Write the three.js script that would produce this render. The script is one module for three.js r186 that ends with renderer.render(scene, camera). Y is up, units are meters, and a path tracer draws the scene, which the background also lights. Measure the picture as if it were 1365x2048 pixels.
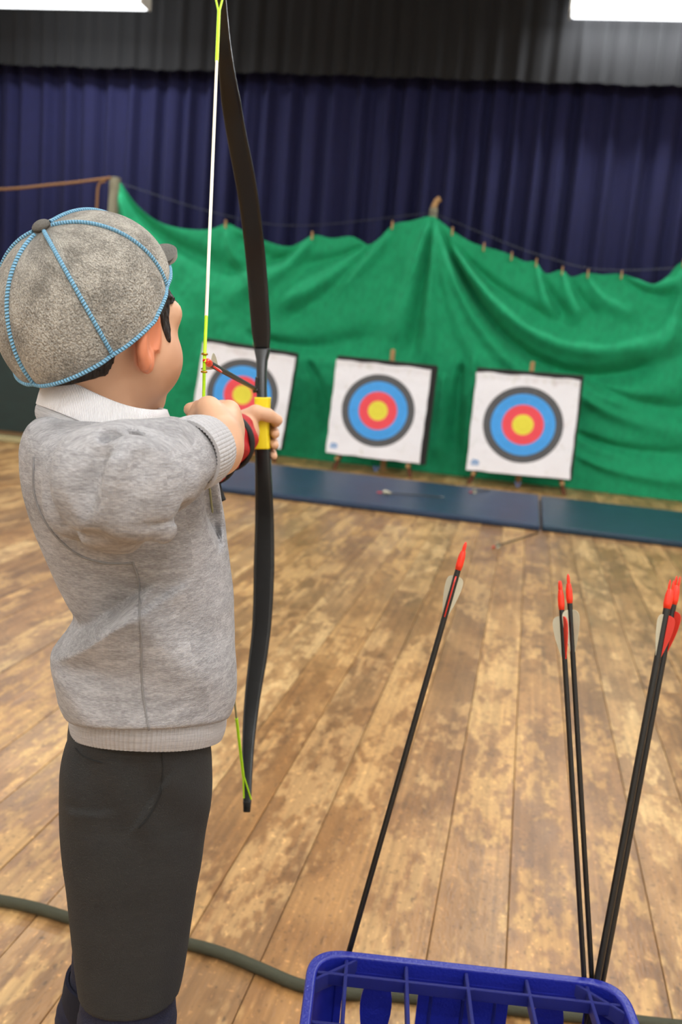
import * as THREE from 'three';
import { mergeGeometries } from 'three/addons/utils/BufferGeometryUtils.js';
import { RoundedBoxGeometry } from 'three/addons/geometries/RoundedBoxGeometry.js';
import { RectAreaLightUniformsLib } from 'three/addons/lights/RectAreaLightUniformsLib.js';

// ------------------------------------------------------------------ camera, light levels, exposure
const EYE = 1.06;                                   // camera height in metres
const scene = new THREE.Scene();
scene.background = new THREE.Color(0x000000);
const camera = new THREE.PerspectiveCamera(2 * Math.atan(1024 / 1831) * 180 / Math.PI, 1365 / 2048, 0.05, 60);
{
  // world axes as the camera sees them: the boards run away along -z, the back wall lies along x
  const ahead = new THREE.Vector3(384, 302, -1831).normalize();
  const right = new THREE.Vector3(9665, -1185, 1831);
  right.addScaledVector(ahead, -right.dot(ahead)).normalize();
  const back = ahead.clone().negate();
  const up = new THREE.Vector3().crossVectors(back, right);
  const m = new THREE.Matrix4().makeBasis(right, up, back).transpose();
  camera.quaternion.setFromRotationMatrix(m);
  camera.position.set(0, EYE, 0);
}
camera.focus = 0.9;
camera.userData.fStop = 6.3;
const renderer = new THREE.WebGLRenderer({ antialias: true });
renderer.toneMapping = THREE.LinearToneMapping;
renderer.toneMappingExposure = 3.65;
renderer.shadowMap.enabled = true;
RectAreaLightUniformsLib.init();
const LAMP_NITS = 15, LAMP_SIDE_NITS = 9, LAMP_GLOW = 0.9;
const LAMP_COLOR = new THREE.Color(0.93, 0.965, 1.0);

// ------------------------------------------------------------------ helpers
const V = (x, y, z) => new THREE.Vector3(x, y, z);
const { clamp, lerp, smoothstep } = THREE.MathUtils;
const names = {};
const numbered = (n) => { const k = (names[n] = (names[n] ?? -1) + 1); return k ? n + '_' + String(k).padStart(3, '0') : n; };
function rng(seed) { let s = seed | 0; return () => { s = (s + 0x6d2b79f5) | 0; let t = Math.imul(s ^ (s >>> 15), 1 | s); t = (t + Math.imul(t ^ (t >>> 7), 61 | t)) ^ t; return ((t ^ (t >>> 14)) >>> 0) / 4294967296; }; }
function shade(o) { o.castShadow = true; o.receiveShadow = true; return o; }
function part(name, geometry, material, parent, label) {
  const m = shade(new THREE.Mesh(geometry, material));
  m.name = name; if (label) m.userData.label = label;
  parent.add(m); return m;
}
function thing(name, label, category, pos = [0, 0, 0], group) {
  const g = new THREE.Group(); g.name = numbered(name); g.position.set(...pos);
  g.userData = { label, category }; if (group) g.userData.group = group;
  scene.add(g); return g;
}
function single(name, geometry, material, label, category, group) {
  const m = shade(new THREE.Mesh(geometry, material)); m.name = numbered(name);
  m.userData = { label, category }; if (group) m.userData.group = group;
  scene.add(m); return m;
}
function structure(name, geometry, material, label) {
  const m = shade(new THREE.Mesh(geometry, material)); m.name = name;
  m.userData = { kind: 'structure' }; if (label) m.userData.label = label;
  scene.add(m); return m;
}
const clean = (g) => { const q = g.index ? g.toNonIndexed() : g.clone(); for (const k of Object.keys(q.attributes)) if (!['position', 'normal', 'uv', 'color'].includes(k)) q.deleteAttribute(k); if (!q.attributes.uv) q.setAttribute('uv', new THREE.BufferAttribute(new Float32Array(q.attributes.position.count * 2), 2)); return q; };
const merge = (list) => mergeGeometries(list.map(clean));
const box = (w, h, d, x = 0, y = 0, z = 0) => new THREE.BoxGeometry(w, h, d).translate(x, y, z);
const rbox = (w, h, d, r, x = 0, y = 0, z = 0) => new RoundedBoxGeometry(w, h, d, 2, r).translate(x, y, z);
const curve = (pts, tension = 0.5) => new THREE.CatmullRomCurve3(pts.map((p) => (p.isVector3 ? p : V(...p))), false, 'catmullrom', tension);
const tube = (pts, r, seg = 40, rad = 8) => new THREE.TubeGeometry(curve(pts), seg, r, rad, false);
function bar(a, b, r0, r1 = r0, n = 10) {
  const A = V(...a), B = V(...b), d = B.clone().sub(A), g = new THREE.CylinderGeometry(r1, r0, d.length(), n);
  g.applyQuaternion(new THREE.Quaternion().setFromUnitVectors(V(0, 1, 0), d.clone().normalize()));
  return g.translate((A.x + B.x) / 2, (A.y + B.y) / 2, (A.z + B.z) / 2);
}
function plank3(a, b, w, t, side) {              // a squared timber from a to b; side = direction of its width
  const A = V(...a), B = V(...b), d = B.clone().sub(A), g = new RoundedBoxGeometry(w, d.length(), t, 2, Math.min(w, t) * 0.15);
  const Y = d.clone().normalize(), X = V(...side).addScaledVector(Y, -V(...side).dot(Y)).normalize(), Z = V(0, 0, 0).crossVectors(X, Y);
  return g.applyMatrix4(new THREE.Matrix4().makeBasis(X, Y, Z)).translate((A.x + B.x) / 2, (A.y + B.y) / 2, (A.z + B.z) / 2);
}
function table(xs, ys) {                         // smooth interpolation through a table
  return (x) => {
    if (x <= xs[0]) return ys[0];
    const n = xs.length; if (x >= xs[n - 1]) return ys[n - 1];
    let i = 1; while (xs[i] < x) i++;
    const h = xs[i] - xs[i - 1], t = (x - xs[i - 1]) / h;
    const m0 = i > 1 ? (ys[i] - ys[i - 2]) / (xs[i] - xs[i - 2]) : (ys[i] - ys[i - 1]) / h;
    const m1 = i < n - 1 ? (ys[i + 1] - ys[i - 1]) / (xs[i + 1] - xs[i - 1]) : (ys[i] - ys[i - 1]) / h;
    const t2 = t * t, t3 = t2 * t;
    return (2 * t3 - 3 * t2 + 1) * ys[i - 1] + (t3 - 2 * t2 + t) * h * m0 + (3 * t2 - 2 * t3) * ys[i] + (t3 - t2) * h * m1;
  };
}
function lerpTable(xs, ys) { return (x) => { if (x <= xs[0]) return ys[0]; for (let i = 1; i < xs.length; i++) if (x <= xs[i]) return lerp(ys[i - 1], ys[i], (x - xs[i - 1]) / (xs[i] - xs[i - 1])); return ys[ys.length - 1]; }; }

// --- tiling value noise
const HASH = new Float32Array(65536); { const r = rng(77); for (let i = 0; i < 65536; i++) HASH[i] = r(); }
function noise2(x, y, px, py, seed = 0) {
  const xi = Math.floor(x), yi = Math.floor(y), fx = x - xi, fy = y - yi, u = fx * fx * (3 - 2 * fx), v = fy * fy * (3 - 2 * fy);
  const w = (a, p) => ((a % p) + p) % p, h = (a, b) => HASH[(w(a, px) * 131 + w(b, py) * 2477 + seed * 7919) & 65535];
  const a = h(xi, yi), b = h(xi + 1, yi), c = h(xi, yi + 1), d = h(xi + 1, yi + 1);
  return a + (b - a) * u + (c - a) * v + (a - b - c + d) * u * v;
}
function fbm(u, v, fx, fy, oct, seed) { let s = 0, a = 0.5, n = 0; for (let i = 0; i < oct; i++) { s += a * noise2(u * fx, v * fy, fx, fy, seed + i); n += a; a *= 0.5; fx *= 2; fy *= 2; } return s / n; }
function noise3(x, y, z) {
  const a = noise2(x + 13.7 * Math.floor(z), y, 4096, 4096, 1), b = noise2(x + 13.7 * (Math.floor(z) + 1), y, 4096, 4096, 1), t = z - Math.floor(z);
  return a + (b - a) * t * t * (3 - 2 * t);
}
function texture(w, h, fn, srgb = true) {        // fn(u, v) -> [r, g, b] in 0..255, or a number
  const data = new Uint8Array(w * h * 4);
  for (let y = 0; y < h; y++) for (let x = 0; x < w; x++) {
    const c = fn((x + 0.5) / w, (y + 0.5) / h), o = (y * w + x) * 4, one = typeof c === 'number';
    for (let k = 0; k < 3; k++) data[o + k] = clamp(one ? c : c[k], 0, 255);
    data[o + 3] = 255;
  }
  const t = new THREE.DataTexture(data, w, h); t.wrapS = t.wrapT = THREE.RepeatWrapping; t.magFilter = THREE.LinearFilter; t.minFilter = THREE.LinearFilter;
  if (srgb) t.colorSpace = THREE.SRGBColorSpace; t.needsUpdate = true; return t;
}
const rep = (t, x, y) => { const c = t.clone(); c.repeat.set(x, y); c.needsUpdate = true; return c; };
const mat = (color, roughness = 0.7, more = {}) => new THREE.MeshPhysicalMaterial({ color, roughness, ...more });
const mix3 = (a, b, t) => [a[0] + (b[0] - a[0]) * t, a[1] + (b[1] - a[1]) * t, a[2] + (b[2] - a[2]) * t];

// a sheet of cloth or paper with real thickness; fn(u, v) -> [x, y, z]
function sheet(nu, nv, fn, thick, uvw = 1, uvh = 1) {
  const g = new THREE.PlaneGeometry(1, 1, nu, nv), p = g.attributes.position, uv = g.attributes.uv;
  for (let i = 0; i < p.count; i++) { const u = uv.getX(i), v = 1 - uv.getY(i), q = fn(u, v); p.setXYZ(i, q[0], q[1], q[2]); uv.setXY(i, u * uvw, (1 - v) * uvh); }
  g.computeVertexNormals();
  const b = g.clone(), bp = b.attributes.position, n = b.attributes.normal;
  for (let i = 0; i < bp.count; i++) { bp.setXYZ(i, bp.getX(i) - n.getX(i) * thick, bp.getY(i) - n.getY(i) * thick, bp.getZ(i) - n.getZ(i) * thick); n.setXYZ(i, -n.getX(i), -n.getY(i), -n.getZ(i)); }
  const idx = b.index.array; for (let i = 0; i < idx.length; i += 3) { const t = idx[i]; idx[i] = idx[i + 2]; idx[i + 2] = t; }
  const rim = [], W = nu + 1, loop = [];
  for (let i = 0; i <= nu; i++) loop.push(i);
  for (let j = 1; j <= nv; j++) loop.push(j * W + nu);
  for (let i = nu - 1; i >= 0; i--) loop.push(nv * W + i);
  for (let j = nv - 1; j >= 0; j--) loop.push(j * W);
  const get = (a, i) => [a.getX(i), a.getY(i), a.getZ(i)];
  for (let i = 0; i + 1 < loop.length; i++) { const A = get(p, loop[i]), B = get(p, loop[i + 1]), C = get(bp, loop[i]), D = get(bp, loop[i + 1]); rim.push(...A, ...C, ...B, ...B, ...C, ...D); }
  const e = new THREE.BufferGeometry(); e.setAttribute('position', new THREE.Float32BufferAttribute(rim, 3)); e.computeVertexNormals();
  return merge([g, b, e]);
}

// --- implicit surfaces: distance helpers and a surface-nets mesher
const len3 = (x, y, z) => Math.sqrt(x * x + y * y + z * z);
const smin = (a, b, k) => { const h = Math.max(k - Math.abs(a - b), 0) / k; return Math.min(a, b) - h * h * k * 0.25; };
const smax = (a, b, k) => -smin(-a, -b, k);
function cap(x, y, z, a, b, ra, rb = ra) {
  const bx = b[0] - a[0], by = b[1] - a[1], bz = b[2] - a[2], ax = x - a[0], ay = y - a[1], az = z - a[2];
  const h = clamp((ax * bx + ay * by + az * bz) / (bx * bx + by * by + bz * bz), 0, 1);
  return len3(ax - bx * h, ay - by * h, az - bz * h) - (ra + (rb - ra) * h);
}
function ell(x, y, z, c, r) {
  const X = x - c[0], Y = y - c[1], Z = z - c[2], k0 = len3(X / r[0], Y / r[1], Z / r[2]), k1 = len3(X / (r[0] * r[0]), Y / (r[1] * r[1]), Z / (r[2] * r[2]));
  return k1 < 1e-9 ? -Math.min(...r) : k0 * (k0 - 1) / k1;
}
function netMesh(f, lo, hi, h) {
  const n = [0, 1, 2].map((i) => Math.ceil((hi[i] - lo[i]) / h) + 1), [nx, ny, nz] = n, val = new Float32Array(nx * ny * nz), at = (i, j, k) => (k * ny + j) * nx + i;
  for (let k = 0; k < nz; k++) for (let j = 0; j < ny; j++) for (let i = 0; i < nx; i++) val[at(i, j, k)] = f(lo[0] + i * h, lo[1] + j * h, lo[2] + k * h);
  const id = new Int32Array(nx * ny * nz).fill(-1), pos = [];
  for (let k = 0; k < nz - 1; k++) for (let j = 0; j < ny - 1; j++) for (let i = 0; i < nx - 1; i++) {
    let inside = 0; const c = [];
    for (let q = 0; q < 8; q++) { const v = val[at(i + (q & 1), j + ((q >> 1) & 1), k + (q >> 2))]; c.push(v); if (v < 0) inside++; }
    if (inside === 0 || inside === 8) continue;
    let sx = 0, sy = 0, sz = 0, m = 0;
    for (let q = 0; q < 8; q++) for (let b = 1; b < 8; b <<= 1) { if (q & b) continue; const r = q | b; if ((c[q] < 0) === (c[r] < 0)) continue; const t = c[q] / (c[q] - c[r]); sx += (q & 1) + (b === 1 ? t : 0); sy += ((q >> 1) & 1) + (b === 2 ? t : 0); sz += (q >> 2) + (b === 4 ? t : 0); m++; }
    id[at(i, j, k)] = pos.length / 3; pos.push(lo[0] + (i + sx / m) * h, lo[1] + (j + sy / m) * h, lo[2] + (k + sz / m) * h);
  }
  const tri = [];
  const quad = (a, b, c, d, flip) => { if (a < 0 || b < 0 || c < 0 || d < 0) return; if (flip) tri.push(a, c, b, a, d, c); else tri.push(a, b, c, a, c, d); };
  for (let k = 1; k < nz - 1; k++) for (let j = 1; j < ny - 1; j++) for (let i = 1; i < nx - 1; i++) {
    const v = val[at(i, j, k)] < 0;
    if (v !== val[at(i + 1, j, k)] < 0) quad(id[at(i, j - 1, k - 1)], id[at(i, j, k - 1)], id[at(i, j, k)], id[at(i, j - 1, k)], !v);
    if (v !== val[at(i, j + 1, k)] < 0) quad(id[at(i - 1, j, k - 1)], id[at(i - 1, j, k)], id[at(i, j, k)], id[at(i, j, k - 1)], !v);
    if (v !== val[at(i, j, k + 1)] < 0) quad(id[at(i - 1, j - 1, k)], id[at(i, j - 1, k)], id[at(i, j, k)], id[at(i - 1, j, k)], !v);
  }
  const e = h * 0.6, nor = new Float32Array(pos.length);
  for (let i = 0; i < pos.length; i += 3) {
    const x = pos[i], y = pos[i + 1], z = pos[i + 2];
    let a = f(x + e, y, z) - f(x - e, y, z), b = f(x, y + e, z) - f(x, y - e, z), c = f(x, y, z + e) - f(x, y, z - e); const l = len3(a, b, c) || 1;
    nor[i] = a / l; nor[i + 1] = b / l; nor[i + 2] = c / l;
  }
  const g = new THREE.BufferGeometry();
  g.setAttribute('position', new THREE.Float32BufferAttribute(pos, 3)); g.setAttribute('normal', new THREE.BufferAttribute(nor, 3)); g.setIndex(tri);
  return g;
}
function boxUV(g, s = 1) {                        // uv in metres from the dominant axis of each face
  const q = g.index ? g.toNonIndexed() : g, p = q.attributes.position, n = q.attributes.normal, uv = new Float32Array(p.count * 2);
  for (let i = 0; i < p.count; i += 3) {
    let a = 0, b = 0, c = 0; for (let k = 0; k < 3; k++) { a += n.getX(i + k); b += n.getY(i + k); c += n.getZ(i + k); }
    a = Math.abs(a); b = Math.abs(b); c = Math.abs(c);
    for (let k = 0; k < 3; k++) { const x = p.getX(i + k), y = p.getY(i + k), z = p.getZ(i + k); uv[(i + k) * 2] = (a > b && a > c ? z : x) * s; uv[(i + k) * 2 + 1] = (b > a && b > c ? z : y) * s; }
  }
  q.setAttribute('uv', new THREE.BufferAttribute(uv, 2)); return q;
}

// ------------------------------------------------------------------ textures and materials
const floorField = (u, v) => {                    // 0 varnish .. 1 bare worn wood; u across, v along the boards
  const big = fbm(u, v, 8, 3, 3, 3), mid = fbm(u, v, 34, 16, 4, 11), fine = fbm(u, v, 150, 84, 3, 21);
  return smoothstep(0.38 * big + 0.36 * mid + 0.30 * fine, 0.49, 0.62);
};
const FW = 1536, FL = 2048;
const floorCache = new Float32Array(FW * FL); for (let y = 0; y < FL; y++) for (let x = 0; x < FW; x++) floorCache[y * FW + x] = floorField((x + 0.5) / FW, (y + 0.5) / FL);
const floorAt = (u, v) => floorCache[Math.min(FL - 1, Math.floor(v * FL)) * FW + Math.min(FW - 1, Math.floor(u * FW))];
const floorMap = texture(FW, FL, (u, v) => {
  const w = floorAt(u, v), grain = fbm(u, v, 240, 6, 3, 31), blot = fbm(u, v, 18, 12, 4, 41), speck = fbm(u, v, 300, 260, 2, 51), tone = fbm(u, v, 12, 5, 4, 61), dirt = fbm(u, v, 60, 40, 3, 81);
  let c = mix3([154, 115, 72], [179, 139, 91], smoothstep(blot, 0.35, 0.65));
  c = mix3(c, [128, 98, 66], smoothstep(tone, 0.54, 0.7) * 0.42);
  c = mix3(c, [116, 84, 52], smoothstep(dirt, 0.58, 0.75) * 0.38);
  c = mix3(c, mix3([205, 165, 107], [226, 194, 138], blot), w * 0.7);
  const k = 0.86 + 0.24 * grain + (speck > 0.7 ? -0.3 * (speck - 0.7) / 0.3 : 0) + (speck < 0.27 ? 0.35 * (0.27 - speck) / 0.27 : 0);
  return [c[0] * k, c[1] * k, c[2] * k];
});
const floorRough = texture(512, 512, (u, v) => 255 * (0.40 + 0.14 * floorAt(u, v) + 0.10 * (fbm(u, v, 40, 20, 3, 71) - 0.5)), false);
const fineNoise = texture(512, 512, (u, v) => 255 * fbm(u, v, 64, 64, 3, 5), false);
const knitBump = texture(512, 512, (u, v) => 255 * (0.55 * fbm(u, v, 40, 90, 3, 6) + 0.45 * (0.5 + 0.5 * Math.sin(v * Math.PI * 2 * 100)) * (0.5 + 0.5 * Math.sin(u * Math.PI * 2 * 90))), false);
const heather = texture(1024, 1024, (u, v) => {
  const a = fbm(u, v, 18, 60, 3, 9), b = fbm(u, v, 90, 300, 2, 19), c = fbm(u, v, 5, 9, 2, 29), k = 0.34 * a + 0.4 * b + 0.26 * c, g = 182 + 58 * clamp((k - 0.3) / 0.4, 0, 1);
  return [g, g * 0.992, g * 0.985];
});
const feltMap = texture(1024, 1024, (u, v) => {
  const a = fbm(u, v, 10, 12, 4, 8), b = fbm(u, v, 200, 170, 2, 18), k = 0.5 * a + 0.5 * b, t = clamp((k - 0.3) / 0.4, 0, 1);
  return mix3([138, 136, 132], [222, 220, 214], t);
});
const clothMap = (r, g, b, seed) => texture(512, 512, (u, v) => { const k = 0.93 + 0.14 * fbm(u, v, 12, 12, 4, seed) + 0.06 * (fbm(u, v, 128, 128, 1, seed + 5) - 0.5); return [r * k, g * k, b * k]; });

const M = {};
M.knit = mat(0xbebec2, 0.95, { map: rep(heather, 4, 4), bumpMap: rep(knitBump, 9, 9), bumpScale: 0.0012, sheen: 0.25, sheenRoughness: 0.6, sheenColor: new THREE.Color(0.8, 0.8, 0.8) });
M.knitDark = mat(0x9c9c9e, 0.95, { map: rep(heather, 4, 4) });
M.ribMap = texture(64, 8, (u) => 255 * (0.5 + 0.5 * Math.cos(u * Math.PI * 2 * 4)), false);
M.rib = mat(0xd0d0d4, 0.95, { map: rep(heather, 4, 4)});
M.felt = mat(0xcfccc6, 1.0, { map: rep(feltMap, 5, 5), bumpMap: rep(fineNoise, 10, 10), bumpScale: 0.002, sheen: 0.5, sheenRoughness: 0.5, sheenColor: new THREE.Color(0.75, 0.73, 0.7) });
const cordStripe = texture(64, 64, (u, v) => { const s = 0.5 + 0.5 * Math.sin((u * 2 + v) * Math.PI * 2); return [108 + 44 * s, 168 + 36 * s, 205 + 30 * s]; });
const cordBump = texture(64, 64, (u, v) => 255 * (0.5 + 0.5 * Math.sin((u * 2 + v) * Math.PI * 2)), false);
M.cord = mat(0xffffff, 0.8, { map: cordStripe, bumpMap: cordBump, bumpScale: 0.002 });
M.skin = mat(0xffffff, 0.52, { vertexColors: true, sheen: 0.15, sheenColor: new THREE.Color(1, 0.8, 0.7) });
M.hair = mat(0x2a1a10, 0.5, { map: texture(256, 256, (u, v) => 110 + 145 * fbm(u, v, 70, 6, 3, 12)), bumpMap: texture(256, 256, (u, v) => 255 * fbm(u, v, 90, 8, 2, 13), false), bumpScale: 0.002 });
M.collar = mat(0xf2f0f2, 0.9, { bumpMap: rep(M.ribMap, 60, 1), bumpScale: 0.0008 });
M.shorts = mat(0x262626, 0.85, { map: rep(clothMap(225, 225, 222, 44), 6, 6), bumpMap: rep(fineNoise, 20, 20), bumpScale: 0.0006 });
M.sock = mat(0x10122a, 0.95, { bumpMap: rep(fineNoise, 20, 20), bumpScale: 0.001 });
M.sockGreen = mat(0x12543f, 0.95);
M.shoe = mat(0x141414, 0.4);
M.red = mat(0xc4161c, 0.62, { map: rep(clothMap(235, 235, 235, 54), 5, 5), bumpMap: rep(fineNoise, 18, 18), bumpScale: 0.001 });
M.bow = mat(0x030303, 0.38, { specularIntensity: 0.45, clearcoat: 0.55, clearcoatRoughness: 0.2, bumpMap: rep(fineNoise, 3, 3), bumpScale: 0.0002 });
M.riser = mat(0x0b0c10, 0.34, { clearcoat: 0.25, clearcoatRoughness: 0.2 });
M.yellow = mat(0xe6cf16, 0.5);
M.stringWhite = mat(0xe8e2d2, 0.7);
M.stringGreen = mat(0xb6ee1c, 0.55);
M.stringGrey = mat(0x8c8a66, 0.7);
M.brass = mat(0xb08a38, 0.3, { metalness: 1 });
M.shaft = mat(0x0c0b0a, 0.4, { clearcoat: 0.2 });
M.shaftGrey = mat(0x2c2825, 0.45);
M.nock = mat(0xff3a18, 0.35, { transmission: 0.25, emissive: 0x000000 });
M.vaneWhite = mat(0xcfcab2, 0.5, { transmission: 0.3 });
M.vaneRed = mat(0xd8301c, 0.5, { transmission: 0.15 });
M.steel = mat(0x8a8a8a, 0.35, { metalness: 1 });
M.crate = mat(0x141f88, 0.42, { bumpMap: rep(fineNoise, 6, 6), bumpScale: 0.0006, clearcoat: 0.15, clearcoatRoughness: 0.4 });
M.hose = mat(0x3c3d2a, 0.6, { bumpMap: rep(fineNoise, 12, 2), bumpScale: 0.001 });
M.green = mat(0x0ca36e, 0.85, { map: rep(clothMap(225, 232, 228, 64), 3, 2), sheen: 0.2, sheenColor: new THREE.Color(0.2, 0.8, 0.5) });
M.curtain = mat(0x0d1040, 0.9, { map: rep(clothMap(225, 225, 232, 74), 6, 3), sheen: 0.2, sheenRoughness: 0.5, sheenColor: new THREE.Color(0.05, 0.06, 0.35) });
M.pelmet = mat(0x0e0e10, 0.95, { map: rep(clothMap(225, 225, 228, 84), 8, 1) });
const woodTex = texture(256, 512, (u, v) => { const k = 0.75 + 0.5 * fbm(u, v, 40, 3, 3, 91); return [172 * k, 134 * k, 88 * k]; });
M.wood = mat(0xffffff, 0.7, { map: woodTex });
M.woodDark = mat(0x8a6248, 0.75, { map: woodTex });
M.woodGrey = mat(0x85806a, 0.85, { bumpMap: rep(fineNoise, 2, 6), bumpScale: 0.002 });
M.rope = mat(0x8a6238, 0.9, { bumpMap: rep(cordBump, 60, 2), bumpScale: 0.004 });
M.wire = mat(0x2a2f3a, 0.6);
M.wall = mat(0xe4e1d8, 0.9, { bumpMap: rep(fineNoise, 3, 3), bumpScale: 0.001 });
M.ceiling = mat(0xecebe6, 0.95);
M.board = mat(0x1d3434, 0.55, { map: rep(clothMap(225, 228, 228, 94), 2, 2) });
M.trim = mat(0xa9a077, 0.7);
M.mat = [0x2b4260, 0x1f4257].map((c, i) => mat(c, 0.42, { map: rep(clothMap(222, 224, 228, 104 + i), 2, 1), bumpMap: rep(fineNoise, 4, 4), bumpScale: 0.001 }));
M.foam = mat(0x2c2a29, 0.95, { bumpMap: rep(fineNoise, 4, 4), bumpScale: 0.004 });
M.lampBody = mat(0xe9e9e4, 0.5);
M.lampGlow = mat(0xf4f4f0, 0.5, { emissive: LAMP_COLOR, emissiveIntensity: LAMP_GLOW });

// ------------------------------------------------------------------ the room
const X0 = -7.2, X1 = 7.6, Z0 = -9.4, Z1 = 3.4, TOP = 4.3;
{
  const floor = structure('floor', box(X1 - X0 + 0.4, 0.2, Z1 - Z0 + 0.4, (X0 + X1) / 2, -0.132, (Z0 + Z1) / 2), mat(0x6b4a2a, 0.8), 'worn varnished timber board floor of the hall');
  const r = rng(5), tints = [0xffffff, 0xf6f0e6, 0xeee4d6, 0xfffaf0, 0xe8e0d8, 0xf6ecdd];
  const mats = tints.map((c) => mat(c, 1, { map: floorMap, roughnessMap: floorRough, clearcoat: 0.25, clearcoatRoughness: 0.38, bumpMap: rep(fineNoise, 8, 3), bumpScale: 0.0006 }));
  const pitch = 0.1395, gap = 0.0016, cmm = 0.0011;
  function boardGeometry(L, du, dv) {             // a board with chamfered long edges, uv in texture units (2.1 m x 2.8 m)
    const w = (pitch - gap) / 2, s = new THREE.Shape();
    s.moveTo(-w, -0.03); s.lineTo(w, -0.03); s.lineTo(w, -cmm); s.lineTo(w - cmm, 0); s.lineTo(-w + cmm, 0); s.lineTo(-w, -cmm);
    const g = new THREE.ExtrudeGeometry(s, { depth: L, bevelEnabled: false }).translate(0, 0, -L / 2), p = g.attributes.position, uv = g.attributes.uv;
    for (let i = 0; i < p.count; i++) uv.setXY(i, du + (p.getX(i) + p.getY(i)) / 2.1, dv + p.getZ(i) / 2.8);
    return g;
  }
  for (let i = -51; i <= 51; i++) {
    const x = 0.082 + (i + 0.5) * pitch, cut = -2.2 - r() * 4.6, off = (r() - 0.5) * 0.0012, spans = [[0.6, cut], [cut, Z0 + 0.1]];
    for (const [a, b] of spans) {
      const L = a - b - 0.002, m = part('plank', boardGeometry(L, r(), r()), mats[Math.floor(r() * mats.length)], floor);
      m.position.set(x, off + (r() - 0.5) * 0.0006, (a + b) / 2);
    }
  }
  part('rear_boarding', box(X1 - X0, 0.03, Z1 - 0.6, (X0 + X1) / 2, -0.016, (Z1 + 0.6) / 2), mats[2], floor);
  structure('wall_back', box(X1 - X0 + 0.4, TOP, 0.2, (X0 + X1) / 2, TOP / 2, Z0 - 0.1), M.wall);
  structure('wall_front', box(X1 - X0 + 0.4, TOP, 0.2, (X0 + X1) / 2, TOP / 2, Z1 + 0.1), M.wall);
  structure('wall_left', box(0.2, TOP, Z1 - Z0, X0 - 0.1, TOP / 2, (Z0 + Z1) / 2), M.wall);
  structure('wall_right', box(0.2, TOP, Z1 - Z0, X1 + 0.1, TOP / 2, (Z0 + Z1) / 2), M.wall);
  structure('ceiling', box(X1 - X0 + 0.4, 0.2, Z1 - Z0 + 0.4, (X0 + X1) / 2, TOP + 0.1, (Z0 + Z1) / 2), M.ceiling);
}

// ------------------------------------------------------------------ fluorescent lamps
{
  function lamp(x, z, label, group, y = 3.63) {
    const t = thing('fluorescent_lamp', label, 'ceiling light', [x, y, z], group), L = 1.5;
    part('housing', merge([rbox(L, 0.05, 0.14, 0.01, 0, 0.165, 0), box(L - 0.1, 4.31 - y - 0.18, 0.04, 0, 0.18 + (4.31 - y - 0.18) / 2, 0)]), M.lampBody, t);
    part('diffuser', rbox(L - 0.03, 0.085, 0.19, 0.02, 0, 0.0425, 0), M.lampGlow, t);
    part('louvre', merge([box(L - 0.02, 0.055, 0.006, 0, 0.113, 0.09), box(L - 0.02, 0.055, 0.006, 0, 0.113, -0.09), ...[...Array(12).keys()].map((i) => box(0.004, 0.05, 0.176, -0.68 + i * 0.124, 0.112, 0))]), M.lampGlow, t);
    for (const s of [-1, 1]) part('end_cap', rbox(0.018, 0.15, 0.2, 0.006, s * (L / 2), 0.075, 0), M.lampBody, t);
    const d = new THREE.RectAreaLight(LAMP_COLOR, LAMP_NITS, L - 0.05, 0.17); d.position.set(0, -0.004, 0); d.rotation.x = -Math.PI / 2; t.add(d); d.name = 'lamp_light';
    for (const s of [-1, 1]) { const q = new THREE.RectAreaLight(LAMP_COLOR, LAMP_SIDE_NITS, L - 0.05, 0.08); q.position.set(0, 0.043, s * 0.1); q.rotation.y = s > 0 ? Math.PI : 0; t.add(q); q.name = 'lamp_light'; }
    return t;
  }
  lamp(0.707, -8.32, 'long bright fluorescent ceiling light at the top right in front of the dark pelmet', 'fluorescent ceiling lights', 3.875);
  lamp(-4.25, -7.7, 'long bright fluorescent ceiling light at the top left in front of the dark pelmet', 'fluorescent ceiling lights', 3.665);
  [-4.6, -1.6, 0.9, 2.6].forEach((z, i) => {
    const row = ['second', 'third', 'fourth', 'fifth'][i];
    lamp(0.72, z, 'fluorescent ceiling light in the ' + row + ' row from the stage curtain, right column', 'fluorescent ceiling lights');
    lamp(-4.22, z, 'fluorescent ceiling light in the ' + row + ' row from the stage curtain, left column', 'fluorescent ceiling lights');
    lamp(5.66, z, 'fluorescent ceiling light in the ' + row + ' row from the stage curtain, far right column', 'fluorescent ceiling lights');
  });
}

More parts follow.
